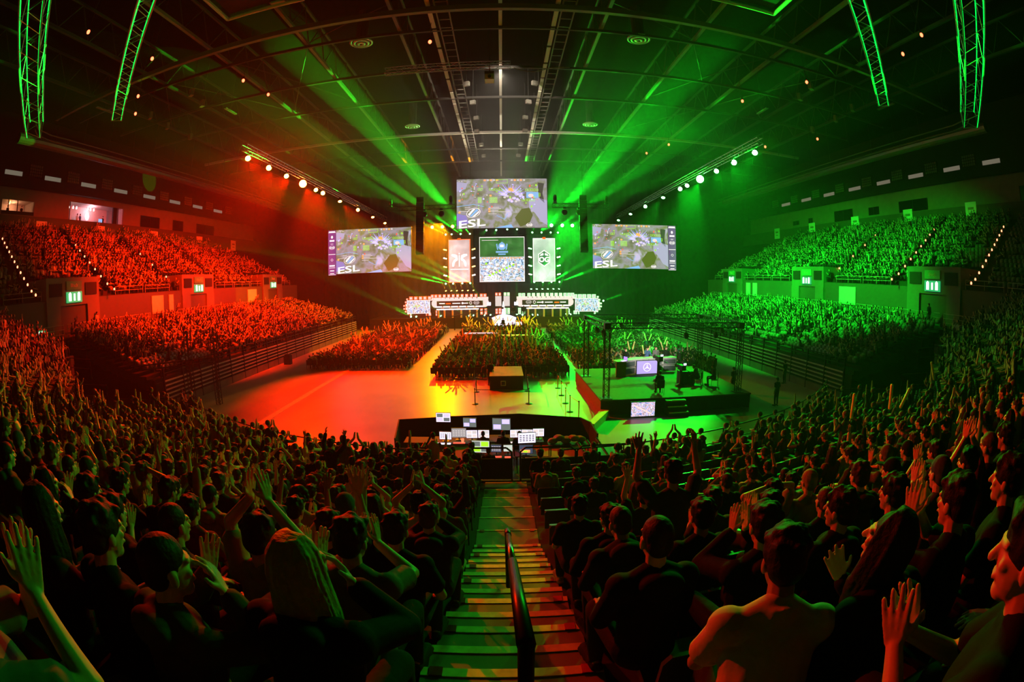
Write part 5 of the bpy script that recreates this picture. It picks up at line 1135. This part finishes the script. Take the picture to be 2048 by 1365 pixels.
pick = lambda T: rr.choices([t[0] for t in T], [t[1] for t in T])[0]
NPERSON, NSEAT = 262, 290
for d, k, s, j, x, y, a in cand:
    z = rowz(k); taken = any((x-ox)**2+(y-oy)**2 < .40**2 for ox, oy in occ[:len(NEAR)])
    fill = .92 if s < 0 else (.86 if k < 2 else .42 if x < 7 else .62)
    if k in (5, 6) and abs(x) < 1.3: fill = .5
    sit = taken or rr.random() < fill
    if nseat < NSEAT:
        seat((x, y-.02, z), a, 0 if sit else 1, '%s stadium seat, %s' % ('dark occupied' if sit else 'dark empty tipped-up', where(k, s, j)), 'folding seats of the end stand'); nseat += 1
    elif not sit or k > 3: FARCROWD.append(('seat', x, y, z, a))
    if sit and not taken:
        if nper < NPERSON:
            pose, hair, sl, cl = pick(PW), pick(HW), 'tee' if rr.random() < .6 else 'long', pick(CW)
            if d < 3.2 and pose.startswith('st'): pose = 'clap'
            if k >= 7 and abs(x) < 3.4 and pose not in ('clap', 'lap2', 'fwd'): pose = 'lap'
            if d < 2.2 and abs(x) < 1.5: pose = 'lap'
            lab = '%s %s-clad person %s, %s row above front rail, %s %s of stairs' % (HWORD[hair], cl, POSES[pose][6], ordn(13-k), ordn(j), 'left' if s < 0 else 'right')
            person((x, y, z), pose, hair, sl, cl, rr.choice([0, 0, 1, 2, 3]), rr.randrange(5), rz=a*.9+rr.uniform(-.15, .15), scale=rr.uniform(.95, 1.04), mirror=rr.random() < .5, label=lab, legs=rr.choice(['charcoal', 'navy', 'black'])); nper += 1
        else: FARCROWD.append(('p', x, y, z, a))
# ---- people elsewhere that stand out singly
def single(loc, pose, rz, label, hair='short', sl='long', cl='black', sk=0, hc_=1): return person(loc, pose, hair, sl, cl, sk, hc_, rz=rz, label=label)
single((8.75, 33.9, .9), 'st_desk', pi+.4, 'presenter in a dark suit at the left end of the curved desk')
single((10.55, 34.2, .9), 'st_desk', pi+.1, 'presenter in a blue suit with hands at the face behind the desk', cl='blue')
single((11.25, 34.2, .9), 'st', pi-.1, 'broad presenter in a grey checked shirt behind the desk', hair='crop', cl='grey')
single((12.05, 34.1, .9), 'st', pi-.2, 'grey-haired presenter in a black suit and white collar, rightmost at the desk', hc_=3)
single((9.1, 26.7, .9), 'lap', -.1, 'seated camera operator seen from behind, dark against the platform')
single((12.4, 28.6, .9), 'fwd', .9, 'seated crew member leaning by a dark flight case on the platform')
single((13.4, 28.2, .9), 'phone', 1.1, 'seated crew member in a hat at the right of the platform', hair='cap')
single((16.8, 25.6, 0), 'st', .2, 'standing guard in black on the floor right of the platform', sl='tee')
single((21.3, 31.5, 0), 'st', .4, 'standing guard in black beside the right barrier', sl='tee')
single((15.6, 29.6, 0), 'st', .3, 'dark figure standing behind the front right truss leg', sl='tee')
single((-.95, 34.4, 0), 'st', 0, 'camera operator in black standing left of the camera riser', sl='tee')
single((-.88, 19.0, 0), 'sit_desk', 0, 'operator seated before the white twin monitors', hair='crop')
single((-.05, 19.0, 0), 'sit_desk', 0, 'operator seated before the dim centre monitor', hair='short')
single((.6, 18.9, 0), 'sit_desk', -.1, 'operator with a hood seated before the three white monitors', hair='beanie')
single((-.6, 16.9, 0), 'sit_desk', 0, 'operator seated behind the four-way split monitor', hair='short')
for s, nm in ((-1, 'left'), (1, 'right')):
    for j in range(5):
        single((s*(4.5+j*1.32), 78.92, 2.3), 'sit_desk', pi, 'player seated at the %s stage desk, %s from the centre' % (nm, order[j]), cl='white' if s > 0 else 'tan', sl='tee')
single((-11.45, 78.4, 1.75), 'st', .1, 'black silhouette standing at the outer end of the left desk'); single((3.4, 78.3, 1.75), 'st', 0, 'black silhouette standing at the inner end of the right desk'); single((11.2, 78.3, 1.75), 'st', 0, 'black silhouette standing at the outer end of the right desk'); single((1.7, 78.3, 1.75), 'st', .3, 'black silhouette right of the trophy')
single((.05, 75.3, 0), 'st', 0, 'black silhouette standing before the lit plinth')
single((5.6, 56.0, 0), 'st', 0, 'dark figure standing at the right edge of the centre block')
single((-34.0, 29.2, 4.95), 'st', -1.4, 'steward in a pale shirt standing on the left walkway', sl='tee', cl='white'); single((33.3, 26.2, 4.95), 'st', 1.4, 'dark figure standing in front of the right exit doors')
# small things people hold
o = MB().bx(-.036, .036, -.004, .004, -.07, .07).build('phone', M_white, None, (1.02, 1.27, rowz(-1)+.86)); tag(o, 'pale smartphone held low by the long-haired person right of the stairs', 'phone'); o.rotation_euler = (.5, .3, .2)
o = MB().bx(-.036, .036, -.004, .004, -.07, .07).build('phone', glow('phone_lit', (1, .75, .75), .35), None, (-1.9, 1.35, rowz(-1)+.88)); tag(o, 'lit smartphone held low on the left of the end stand', 'phone'); o.rotation_euler = (1.0, .2, .4)
o = MB().lathe([(.032, 0), (.042, .12), (.04, .12)], n=14).build('plastic_cup', mat('clear_cup', (.35, .3, .28), .2), None, (-1.10, 4.72, rowz(3)+1.02)); tag(o, 'plastic beer cup raised in front of the left rows', 'cup')
# ================================================================ DISTANT CROWD (one uncountable mass) AND FAR SEATS
def tint_mat(name, rough):
    m, n, l, b = nodes_of(name); a = n.new('ShaderNodeAttribute'); a.attribute_name = 'tint'; nz = n.new('ShaderNodeTexNoise'); nz.inputs['Scale'].default_value = 9
    tc = n.new('ShaderNodeTexCoord'); l.new(tc.outputs['Object'], nz.inputs['Vector']); hs = n.new('ShaderNodeHueSaturation'); mr = n.new('ShaderNodeMapRange'); mr.inputs['To Min'].default_value = .8; mr.inputs['To Max'].default_value = 1.2
    l.new(nz.outputs['Fac'], mr.inputs['Value']); l.new(mr.outputs[0], hs.inputs['Value']); l.new(a.outputs['Color'], hs.inputs['Color']); l.new(hs.outputs[0], b.inputs['Base Color'])
    b.inputs['Roughness'].default_value = rough; MATS[name] = m; return m
def crowd_template(pose, hi=False):
    st, lean, a, b_, yw, pt, _ = POSES[pose]; r = Rig(bool(st), lean, (a, b_), yw, pt); V, F, Cc = [], [], []
    def put(mb, c):
        n0 = len(V); V.extend(mb.v); Cc.extend([c]*len(mb.v))
        for f in mb.f:
            for i in range(1, len(f)-1): F.append((f[0]+n0, f[i]+n0, f[i+1]+n0))
    P, R = r.P, r.HR.to_3x3(); H = lambda x, y, z: r.H @ Vector((x, y, z)); nn = 7 if hi else 5; na = 5 if hi else 4
    def limb(p0, p1, r0, n, r1, c, end=True):       # open tube, closed only where it shows
        mb = MB().tube(p0, p1, r0, n, r1); mb.f = mb.f[:n]+([mb.f[-1]] if end else []); put(mb, c)
    put(MB().ell(H(0, .02, -.01), (.066, .082, .11), R, nn, 5 if hi else 4), 0); put(MB().ell(H(0, -.025, .035), (.082, .09, .092), R, nn, 5 if hi else 4), 1)
    T = r.T.to_3x3(); mb = MB(); rings = [(-.12, .15, .11), (.3, .18, .125), (.46, .175, .09), (.56, .06, .06)]; n0 = nn+1
    vs = [P(rx*cos(2*pi*i/n0), ry*sin(2*pi*i/n0), z) for z, rx, ry in rings for i in range(n0)]
    mb.add(vs, [(q*n0+i, q*n0+(i+1) % n0, (q+1)*n0+(i+1) % n0, (q+1)*n0+i) for q in range(3) for i in range(n0)]); put(mb, 2)
    for sd in (-1, 1):
        S, E, Wv, fd, pn, nm = r.arm[sd]; limb(S, E, .062, na, .05, 2); d = fd.normalized(); limb(E, Wv, .046, na, .034, 0, False); limb(Wv, Wv+d*.17, .038, na, .022, 0)
        h, kn, an, toe = r.leg[sd]; limb(h, kn, .095, na, .08, 3); limb(kn, an-Vector((0, 0, .06)), .07, na, .06, 3)
    return np.array([tuple(v) for v in V]), np.array(F), np.array(Cc)
LOWP = {p: crowd_template(p) for p in ('clap', 'clap2', 'lap', 'lap2', 'over', 'reach', 'waveR', 'fwd', 'st_clap', 'st_up', 'st')}
HIP = {p: crowd_template(p, True) for p in ('clap', 'clap2', 'lap', 'lap2', 'over', 'waveL', 'fwd', 'st_clap')}
def mass(name, items, T, m):
    """items: (pose, x, y, z, angle, scale, palette row of 5 colours)"""
    VV, FF, CC, n0 = [], [], [], 0
    for pose, x, y, z, a, s, pal in items:
        v, f, c = T[pose]; ca, sa = cos(a)*s, sin(a)*s
        VV.append(np.stack([v[:, 0]*ca-v[:, 1]*sa+x, v[:, 0]*sa+v[:, 1]*ca+y, v[:, 2]*s+z], 1)); FF.append(f+n0); CC.append(np.array(pal)[c]); n0 += len(v)
    C_ = np.concatenate(CC); C_ = np.concatenate([C_, np.ones((len(C_), 1))], 1)
    return link(name, np_mesh(name, np.concatenate(VV), np.concatenate(FF), m, C_))
rc = random.Random(3)
def palette():
    cl = CLOTH[rc.choices([t[0] for t in CW], [t[1] for t in CW])[0]]; k = rc.uniform(.3, 1.0)
    return [SKIN[rc.choice([0, 0, 1, 2, 2, 3])], rc.choice(HCOL), tuple(min(1, c*k) for c in cl), rc.choice([CLOTH['navy'], CLOTH['charcoal'], CLOTH['black']]), (.04, .04, .04)]
KP = [('clap', 7), ('clap2', 5), ('lap', 6), ('lap2', 4), ('over', 2), ('reach', .8), ('waveR', .9), ('fwd', 2), ('st_clap', .5), ('st_up', .5)]
kp = lambda: rc.choices([t[0] for t in KP], [t[1] for t in KP])[0]
far, near, seats = [], [], []
for kind, x, y, z, a in FARCROWD:
    if kind == 'seat': seats.append((x, y, z, a))
    else:
        p = rc.choices(['clap', 'clap2', 'lap', 'lap2', 'over', 'waveL', 'fwd', 'st_clap'], [5, 4, 5, 3, 2, 1, 2, .6])[0]; near.append((p, x, y, z, a+rc.uniform(-.2, .2), rc.uniform(.95, 1.04), palette()))
def tier(s, rows, rowfun, y0f, y1f, occf, aisles):
    for i in range(rows):
        xf, z = rowfun(i); x = s*(xf+.45); y = y0f(i)
        while y < y1f(i):
            yy = y; y += .52
            if any(abs(yy-(ay+sl*i)) < .62 for ay, sl in aisles): continue
            a = s*(pi/2)-s*rc.uniform(.15, .75)*(1 if yy < 70 else .3)
            seats_ok = rc.random() < occf(i, yy)
            if seats_ok: far.append((kp(), x-s*.05, yy+rc.uniform(-.06, .06), z, a, rc.uniform(.93, 1.05), palette()))
            else: seats.append((x, yy, z, s*(pi/2)))
def vom(yy, i): return any(abs(yy-v) < 3.6 for v in (26.5, 46.5, 66.5)) and i < 4
for s in (-1, 1):
    def lo(i, y):
        if s < 0: return .15 if i < 3 and y < 33 else .55 if (i < 5 and y < 36) else .9
        return .12 if i < 2 and y < 42 else .4 if i < 5 and y < 40 else .6 if y < 34 else .82
    def upo(i, y):
        if vom(y, i): return 0
        f = .88 if y > 36 else (.22+.035*(y-18) if y > 18 else .12)
        if s > 0 and y < 25: f = .12
        if y > 60+.7*(21-i)+4: f *= .5
        return f*(1.0 if i < 18 else .8)
    tier(s, NLOW, low_row, lambda i: 25.2, lambda i: 70.5, lo, [(36.2, 0), (46.5, 0), (56.5, 0), (66.2, 0)])
    tier(s, NUP, up_row, lambda i: 8.0, lambda i: 74, upo, [(21.6, .21), (31.4, .29), (42.0, .3), (51.5, .4), (61.5, .5)])
seats = [q for q in seats if not (abs(q[0]) > 34 and any(abs(q[1]-v) < 3.6 for v in (26.5, 46.5, 66.5)) and abs(q[0]) < 38.2)]
for x0, x1, y0, y1 in ((-17.6, -8.2, 41.0, 72.6), (-5.4, 5.2, 36.9, 72.6), (6.6, 18.4, 36.8, 72.6)):
    y = y0
    while y < y1:
        x = x0
        while x < x1:
            inner = (x0 == -5.4 and (58.4 < y < 62.6)) or abs(x-.2) > 99
            if not inner and rc.random() < .86: far.append((kp() if rc.random() < .72 else rc.choice(['lap', 'lap2']), x, y+.02, 0, rc.uniform(-.35, .35), rc.uniform(.95, 1.05), palette()))
            x += .57
        y += .98
M_crowd = tint_mat('crowd_clothes_and_skin', .75)
o = mass('crowd', far, LOWP, M_crowd); o2 = mass('crowd_b', near, HIP, M_crowd)
# merge the two levels of detail: it is one crowd
def join(a, b, name):
    va = np.empty(len(a.data.vertices)*3, np.float32); a.data.vertices.foreach_get('co', va); vb = np.empty(len(b.data.vertices)*3, np.float32); b.data.vertices.foreach_get('co', vb)
    fa = np.empty(len(a.data.loops), np.int32); a.data.loops.foreach_get('vertex_index', fa); fb = np.empty(len(b.data.loops), np.int32); b.data.loops.foreach_get('vertex_index', fb)
    ca = np.empty(len(a.data.vertices)*4, np.float32); a.data.color_attributes['tint'].data.foreach_get('color', ca); cb = np.empty(len(b.data.vertices)*4, np.float32); b.data.color_attributes['tint'].data.foreach_get('color', cb)
    V = np.concatenate([va, vb]).reshape(-1, 3); F = np.concatenate([fa, fb+len(va)//3]).reshape(-1, 3); me = np_mesh(name, V, F, a.data.materials[0], np.concatenate([ca, cb]).reshape(-1, 4))
    for q in (a, b):
        d_ = q.data; bpy.data.objects.remove(q); bpy.data.meshes.remove(d_)
    return link(name, me)
crowd = join(o, o2, 'crowd'); tag(crowd, 'dense mass of distant spectators filling the side stands, upper tiers and floor seating', 'crowd', None, 'stuff')
# far seats as one mass
sv = []
def seat_lo():
    mb = MB(); mb.prism([(-.22, -.24, .45), (.22, -.24, .45), (.235, -.27, .82), (-.235, -.27, .82)], (0, -.05, 0)); mb.box((0, -.13, .56), (.42, .08, .34)); V = np.array([tuple(v) for v in mb.v]); F = []
    for f in mb.f:
        for i in range(1, len(f)-1): F.append((f[0], f[i], f[i+1]))
    return V, np.array(F), np.zeros(len(V), int)
ST = {'s': seat_lo()}
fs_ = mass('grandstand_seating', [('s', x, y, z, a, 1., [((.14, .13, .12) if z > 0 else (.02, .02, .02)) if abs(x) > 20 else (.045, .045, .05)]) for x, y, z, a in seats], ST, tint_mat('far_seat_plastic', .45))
tag(fs_, 'rows of empty tipped-up seats between the distant spectators in the stands', 'seating', None, 'stuff')
# inflatable sticks waved above the floor seating
M_stick = mat('inflatable_stick', (.95, .92, .35), .35, var=.08)
stick_me = MB().capsule((0, 0, 0), (0, 0,   .66), .055, .055, 8, 3).mesh('inflatable_stick', M_stick, True)
zones = [('left floor block', -17.2, -8.6, 42.5, 71.5, 44), ('centre floor block', -5.2, 5.0, 37.5, 58, 40), ('front of the centre block', -5, 5, 63, 71.5, 44), ('right floor block', 6.8, 17.5, 38, 71.5, 52)]
for nm, x0, x1, y0, y1, n_ in zones:
    for i in range(n_//2):
        x, y = rc.uniform(x0, x1), y0+(y1-y0)*rc.random(); a = rc.uniform(-.9, .9); z = rc.uniform(1.5, 1.95)
        for q in (-1, 1):
            s_ = link('inflatable_stick', stick_me, None, (x+q*.14, y, z)); s_.rotation_euler = (rc.uniform(-.3, .2), a*.5+q*rc.uniform(.05, .5), 0); tag(s_, 'long pale inflatable stick waved above the crowd in the '+nm, 'inflatable stick', 'inflatable sticks in the '+nm)
for j, (x, y, z, a) in enumerate([(8.6, 9.2, 4.7, .1), (9.5, 8.6, 5.0, .05), (10.1, 8.7, 4.95, .7), (13.6, 10.2, 5.2, -.35), (17.2, 10.5, 5.5, .3)]):
    s_ = link('inflatable_stick', stick_me, None, (x, y, z-.45)); s_.rotation_euler = (-.1, a, 0); s_.scale = (.85, .85, .85); tag(s_, 'pale inflatable stick held up in the right-hand end stand, %s from the stairs' % order[j], 'inflatable stick')
# ================================================================ SIDE STAND FITTINGS
M_exitg = glow('exit_sign_green', (.03, .55, .16), .9); M_exitw = glow('exit_sign_white', (.8, 1, .75), 2.6); M_board = mat('block_board', (.10, .42, .20), .5); M_portal = mat('portal_paint', (.15, .145, .13), .6, var=.15, scale=1)
M_door = mat('pale_door', (.40, .38, .35), .5); M_poster = mat('pale_poster', (.78, .76, .68), .6, var=.1, scale=3); M_ink = mat('poster_ink', (.25, .2, .15), .6)
for s, nm in ((-1, 'left'), (1, 'right')):
    for j, yv in enumerate((26.5, 46.5, 66.5)):
        t = empty('exit_portal', (s*34.0, yv, 4.95), 0, 'concrete exit block with doors and windows under the %s upper tier, %s from the camera' % (nm, order[j]), 'exit')
        S = lambda a, b, y0, y1, z0, z1, m, n_: MB().bx(*sorted((s*a, s*b)), y0, y1, z0, z1).build(n_, m, t)
        S(.2, 4.5, -3.3, 3.3, 2.55, 4.75, M_portal, 'header_block'); S(.15, .5, -3.3, -1.7, 0, 2.55, M_portal, 'pier'); S(.15, .5, 1.7, 3.3, 0, 2.55, M_portal, 'pier')
        S(.5, .6, -1.7, -.05, 0, 2.5, M_door, 'door'); S(.5, .6, .05, 1.7, 0, 2.5, M_door, 'door')
        for q in (-1, 1): S(.12, .2, q*2.2-.75, q*2.2+.75, 3.3, 4.3, M_black, 'dark_window')
        S(.08, .16, -.95, .95, 3.75, 4.45, M_board, 'block_number_board')
        lettering('Block', .4, M_nose, t, (s*.07, 0, 4.1)).rotation_euler = (0, 0, -s*pi/2)
        S(.06, .16, -.95, .95, 2.75, 3.6, M_exitg, 'exit_sign')
        for q in (-1, 0, 1):
            mb = MB(); yq = q*.55
            mb.bx(-.1, .1, -.01, .01, -.28, .28) if q == 0 else mb.bx(-.16, .16, -.01, .01, -.3, .3)
            if q: mb.ell((0, 0, .3), (.1, .02, .1), n=8, m=6)
            mb.build('exit_pictogram', M_exitw, t, (s*.05, yq, 3.17), -s*pi/2)
    # low glowing exit sign over the stair down at the corner
    t = empty('corner_exit_sign', (s*34.0, 22.2 if s < 0 else 19.2, 5.6), 0, 'small low green exit sign at the %s corner of the walkway' % nm, 'sign')
    MB().bx(-.05, .05, -.5, .5, -.3, .3).build('exit_sign', M_exitg, t); MB().bx(*sorted((-s*.06, -s*.07)), -.3, -.1, -.22, .22).bx(*sorted((-s*.06, -s*.07)), .1, .3, -.22, .22).build('exit_pictogram', M_exitw, t)
    for j, y in enumerate((34.7, 46.1, 58.8, 72.1, 84.4) if s < 0 else (33.4, 45.4, 57.6, 69.8, 82.0)):
        t = empty('block_poster', (s*52.75, y, 16.6 if s < 0 else 17.5), 0, 'pale square poster above the top row of the %s stand, %s from the camera' % (nm, order[j]), 'poster')
        MB().bx(-.03, .03, -.95, .95, -1.0, 1.0).build('sheet', M_poster, t); MB().bx(*sorted((-s*.03, -s*.04)), -.5, .5, .1, .4).bx(*sorted((-s*.03, -s*.04)), -.4, .4, -.4, -.25).build('print', M_ink, t)
    for j, (y, w_) in enumerate(((38.8, 2.0), (41.2, .8), (60, 2.6)) if s < 0 else ((39.0, 2.8), (59.5, 1.2), (61.5, 1.2))):
        o = MB().bx(-.03, .03, -w_/2, w_/2, -1.0, .75).build('pale_doors', M_poster, None, (s*34.3, y, 6.9)); tag(o, 'bright pale door panel in the %s walkway wall, %s from the camera' % (nm, order[j]), 'door')
    for j in range(14):
        y0 = 17+j*4
        r = empty('guard_rail', (s*33.5, y0, 4.95), 0, 'thin steel guard rail bay along the %s walkway, %s from the camera' % (nm, order[j]), 'railing', 'guard rail bays along the %s walkway' % nm)
        for z in (.4, .75, 1.1): MB().tube((0, 0, z), (0, 3.6, z), .025, 5).build('rail', M_rail, r)
        for y in (0, 1.2, 2.4, 3.6): MB().tube((0, y, 0), (0, y, 1.1), .025, 5).build('post', M_rail, r)
    for j in range(13):
        y0 = 14+j*4.6
        if any(abs(y0+2-v) < 4.2 for v in (26.5, 46.5, 66.5)): continue
        r = empty('parapet_rail', (s*34.5, y0, 8.05), 0, 'thin rail on the front parapet of the %s upper tier, bay %d from the camera' % (nm, j+1), 'railing', 'parapet rails of the %s upper tier' % nm)
        for z in (.35, .7): MB().tube((0, 0, z), (0, 4.2, z), .025, 5).build('rail', M_rail, r)
        for y in (0, 2.1, 4.2): MB().tube((0, y, 0), (0, y, .7), .025, 5).build('post', M_rail, r)
    # aisle step lamps
    M_step = glow('aisle_lamp', (1, .22, .1) if s < 0 else (1, .16, .06), 5)
    for c, (xa, ya, xb, yb, n_) in enumerate(((33.6, 21.6, 47.2, 25.2, 12), (33.6, 31.4, 47.5, 36.4, 9), (36.5, 43, 47, 47, 4))):
        for j in range(n_):
            u = j/(n_-1); x, y = xa+(xb-xa)*u, ya+(yb-ya)*u; z = 8.75+.465*max(x-34.6, -.5)
            l = empty('aisle_lamp', (s*x, y, z), 0, 'small red step lamp, %s up the %s aisle stair of the %s upper tier' % (order[j], order[c], nm), 'lamp', 'aisle lamps of the %s upper tier' % nm)
            MB().ell((0, 0, 0), (.085, .085, .12), n=8, m=6).build('lens', M_step, l, smooth=True); MB().bx(-.05, .05, -.05, .05, -.3, -.1).build('stem', M_steel, l)
    # hospitality boxes above the top row
    mb = MB(); S2 = lambda y0, y1, z0, z1: mb.bx(*sorted((s*55.0, s*55.2)), y0, y1, z0, z1)
    holes = [(28.8, 34.6, 18.6, 20.3), (41.3, 53.2, 18.1, 20.9)] if s < 0 else []
    y = 4
    for (a, b, z0, z1) in holes: S2(y, a, 18.0, 21.7); S2(a, b, 18.0, z0); S2(a, b, z1, 21.7); y = b
    S2(y, 97, 18.0, 21.7); mb.bx(*sorted((s*53, s*58)), 4, 97, 17.8, 18.0); mb.bx(*sorted((s*55, s*58)), 4, 97, 21.7, 21.9)
    struct('wall_box_'+nm, mb, mat('box_wall_paint', (.20, .17, .14), .7, var=.2, scale=.8))
    for j, (y, w_, h_) in enumerate([(60, 5, 1.8), (68, 3, 1.8), (77, 6, 1.8)] if s < 0 else [(24, 4, 1.6), (46, 6, 1.6), (55, 2.4, 1.2), (63, 5, 1.8), (73, 1.2, .9), (78, 2, .8)]):
        t = empty('dark_box_window', (s*54.95, y, 19.4), 0, 'unlit hospitality box window on the %s upper wall, %s from the camera' % (nm, order[j]), 'window')
        MB().bx(-.05, .05, -w_/2, w_/2, -h_/2, h_/2).build('pane', mat('dark_glass', (.01, .01, .012), .1, spec=.6), t)
        for q in (-.5, 0, .5): MB().bx(*sorted((-s*.05, -s*.1)), q*w_-.06, q*w_+.06, -h_/2, h_/2).build('mullion', M_black, t)
for nm, y0, y1, z0, z1, colr, pw in (('near orange', 28.8, 34.6, 18.6, 20.3, (1, .42, .2), 95), ('long pink', 41.3, 53.2, 18.1, 20.9, (1, .42, .5), 230)):
    t = empty('hospitality_box', (-55, (y0+y1)/2, z0), 0, '%s lit hospitality box cut into the left upper wall' % nm, 'box room'); h = (y1-y0)/2; H_ = z1-z0
    Mw = mat('box_room_wall', (.6, .5, .45), .6)
    MB().bx(-2.9, -2.8, -h, h, -.1, H_+.1).build('back_partition', Mw, t)
    for q in (-1, 1): MB().bx(-2.9, -.2, q*h-.05, q*h+.05, -.1, H_+.1).build('side_partition', Mw, t)
    MB().bx(-2.9, -.2, -h, h, H_+.05, H_+.15).build('room_ceiling', Mw, t); MB().bx(-.2, -.1, -h, h, -.05, .45).build('counter_front', M_dark, t)
    for q in ((-h+1.2, h-3) if h < 4 else (-h+.2, h*.62, h-1.2)): MB().bx(-.15, -.05, q-.06, q+.06, 0, H_).build('mullion', M_black, t)
    if h > 4:
        MB().bx(-.4, -.2, h*.62, h-1.25, .4, H_).build('dark_panel', M_dark, t)
        for j, q in enumerate((-5.4, -4.7, -4.0, -1.6, -1.0, -.3)): MB().capsule((-.6, q, H_-.45), (-.5, q-.1, H_-.7), .06, .1, 8).build('spot_lamp', LENS['white'], t, smooth=True)
        MB().ell((-1.2, -1.2, 1.35), (.12, .4, .55)).build('glowing_display', glow('box_display', (.75, .65, 1), 6), t); MB().bx(-.9, -.85, 1.1, 1.9, .5, 1.1).build('counter_screen', E_sky, t)
        MB().ell((-.5, 4.1, 1.5), (.1, .16, .5)).build('glowing_display', glow('box_display_b', (.4, .6, 1), 5), t)
        for j, (q, c) in enumerate(((-3.2, 'white'), (-2.6, 'blue'), (2.4, 'black'))):
            person((-56.3, 47.25+q, 17.9), 'st', 'short', 'tee', c, 0, 0, rz=-1.4, label='guest in %s standing inside the long pink-lit box' % c)
    else:
        MB().capsule((-.5, -1.2, H_-.1), (-.5, -1.3, H_-.35), .06, .1, 8).build('spot_lamp', LENS['amber'], t, smooth=True)
        person((-56.3, 30.6, 18.1), 'st', 'curly', 'tee', 'black', 0, 0, rz=-1.4, label='guest silhouetted inside the near orange-lit box'); person((-56.0, 32.9, 18.1), 'st', 'short', 'tee', 'black', 0, 0, rz=-1.4, label='second guest standing at the far end of the near orange-lit box')
    ld = bpy.data.lights.new('box_room_lamp', 'POINT'); ld.energy = pw; ld.color = colr; ld.shadow_soft_size = .3; lo_ = bpy.data.objects.new('box_room_lamp', ld); COL.objects.link(lo_); lo_.location = (-56.6, (y0+y1)/2, z1-.5)
# black truss goal and glass rails at the left corner of the floor
for j, (x, y) in enumerate(((-19.9, 25.4), (-19.2, 27.6))):
    truss('truss_tower', (x, y, 0), (x, y, 5.2), .32, 'black upright truss leg at the left corner of the floor, %s one' % ['near', 'far'][j], 'truss', M_steel, .03, pitch=.34, lr=.013)
truss('truss_beam', (-24.6, 24.2, 2.9), (-18.6, 26.6, 3.2), .3, 'black horizontal truss beam at the left corner of the floor', 'truss', M_steel, .03, pitch=.34, lr=.013)
o = MB().box((0, 0, .45), (.7, .6, .9)).box((0, 0, .95), (.5, .5, .1)).build('floor_speaker', M_black, None, (-21.3, 44.0, 0)); tag(o, 'black loudspeaker box on the floor beside the left barrier', 'loudspeaker')
for s, nm in ((-1, 'left'), (1, 'right')):
    for j in range(5):
        a0, a1 = s*(.72+.0*j), 0
        k = 2+2*j; r = CY-yk(k)+.3; am = row_amax(k); p0 = Vector((s*r*sin(am+.015), CY-r*cos(am+.015), rowz(k)))
        g = empty('end_rail', p0, 0, 'dark rail at the outer %s end of the end stand, %s row above front rail' % (nm, ordn(13-k)), 'railing')
        for z in (.5, 1.05): MB().tube((0, 0, z), (s*-.5, 1.4, z-.3), .025, 6).build('rail', M_steel, g)
        for q in (0, 1): MB().tube((s*-.5*q, 1.4*q, -.4*q), (s*-.5*q, 1.4*q, 1.05-.3*q), .025, 6).build('post', M_steel, g)
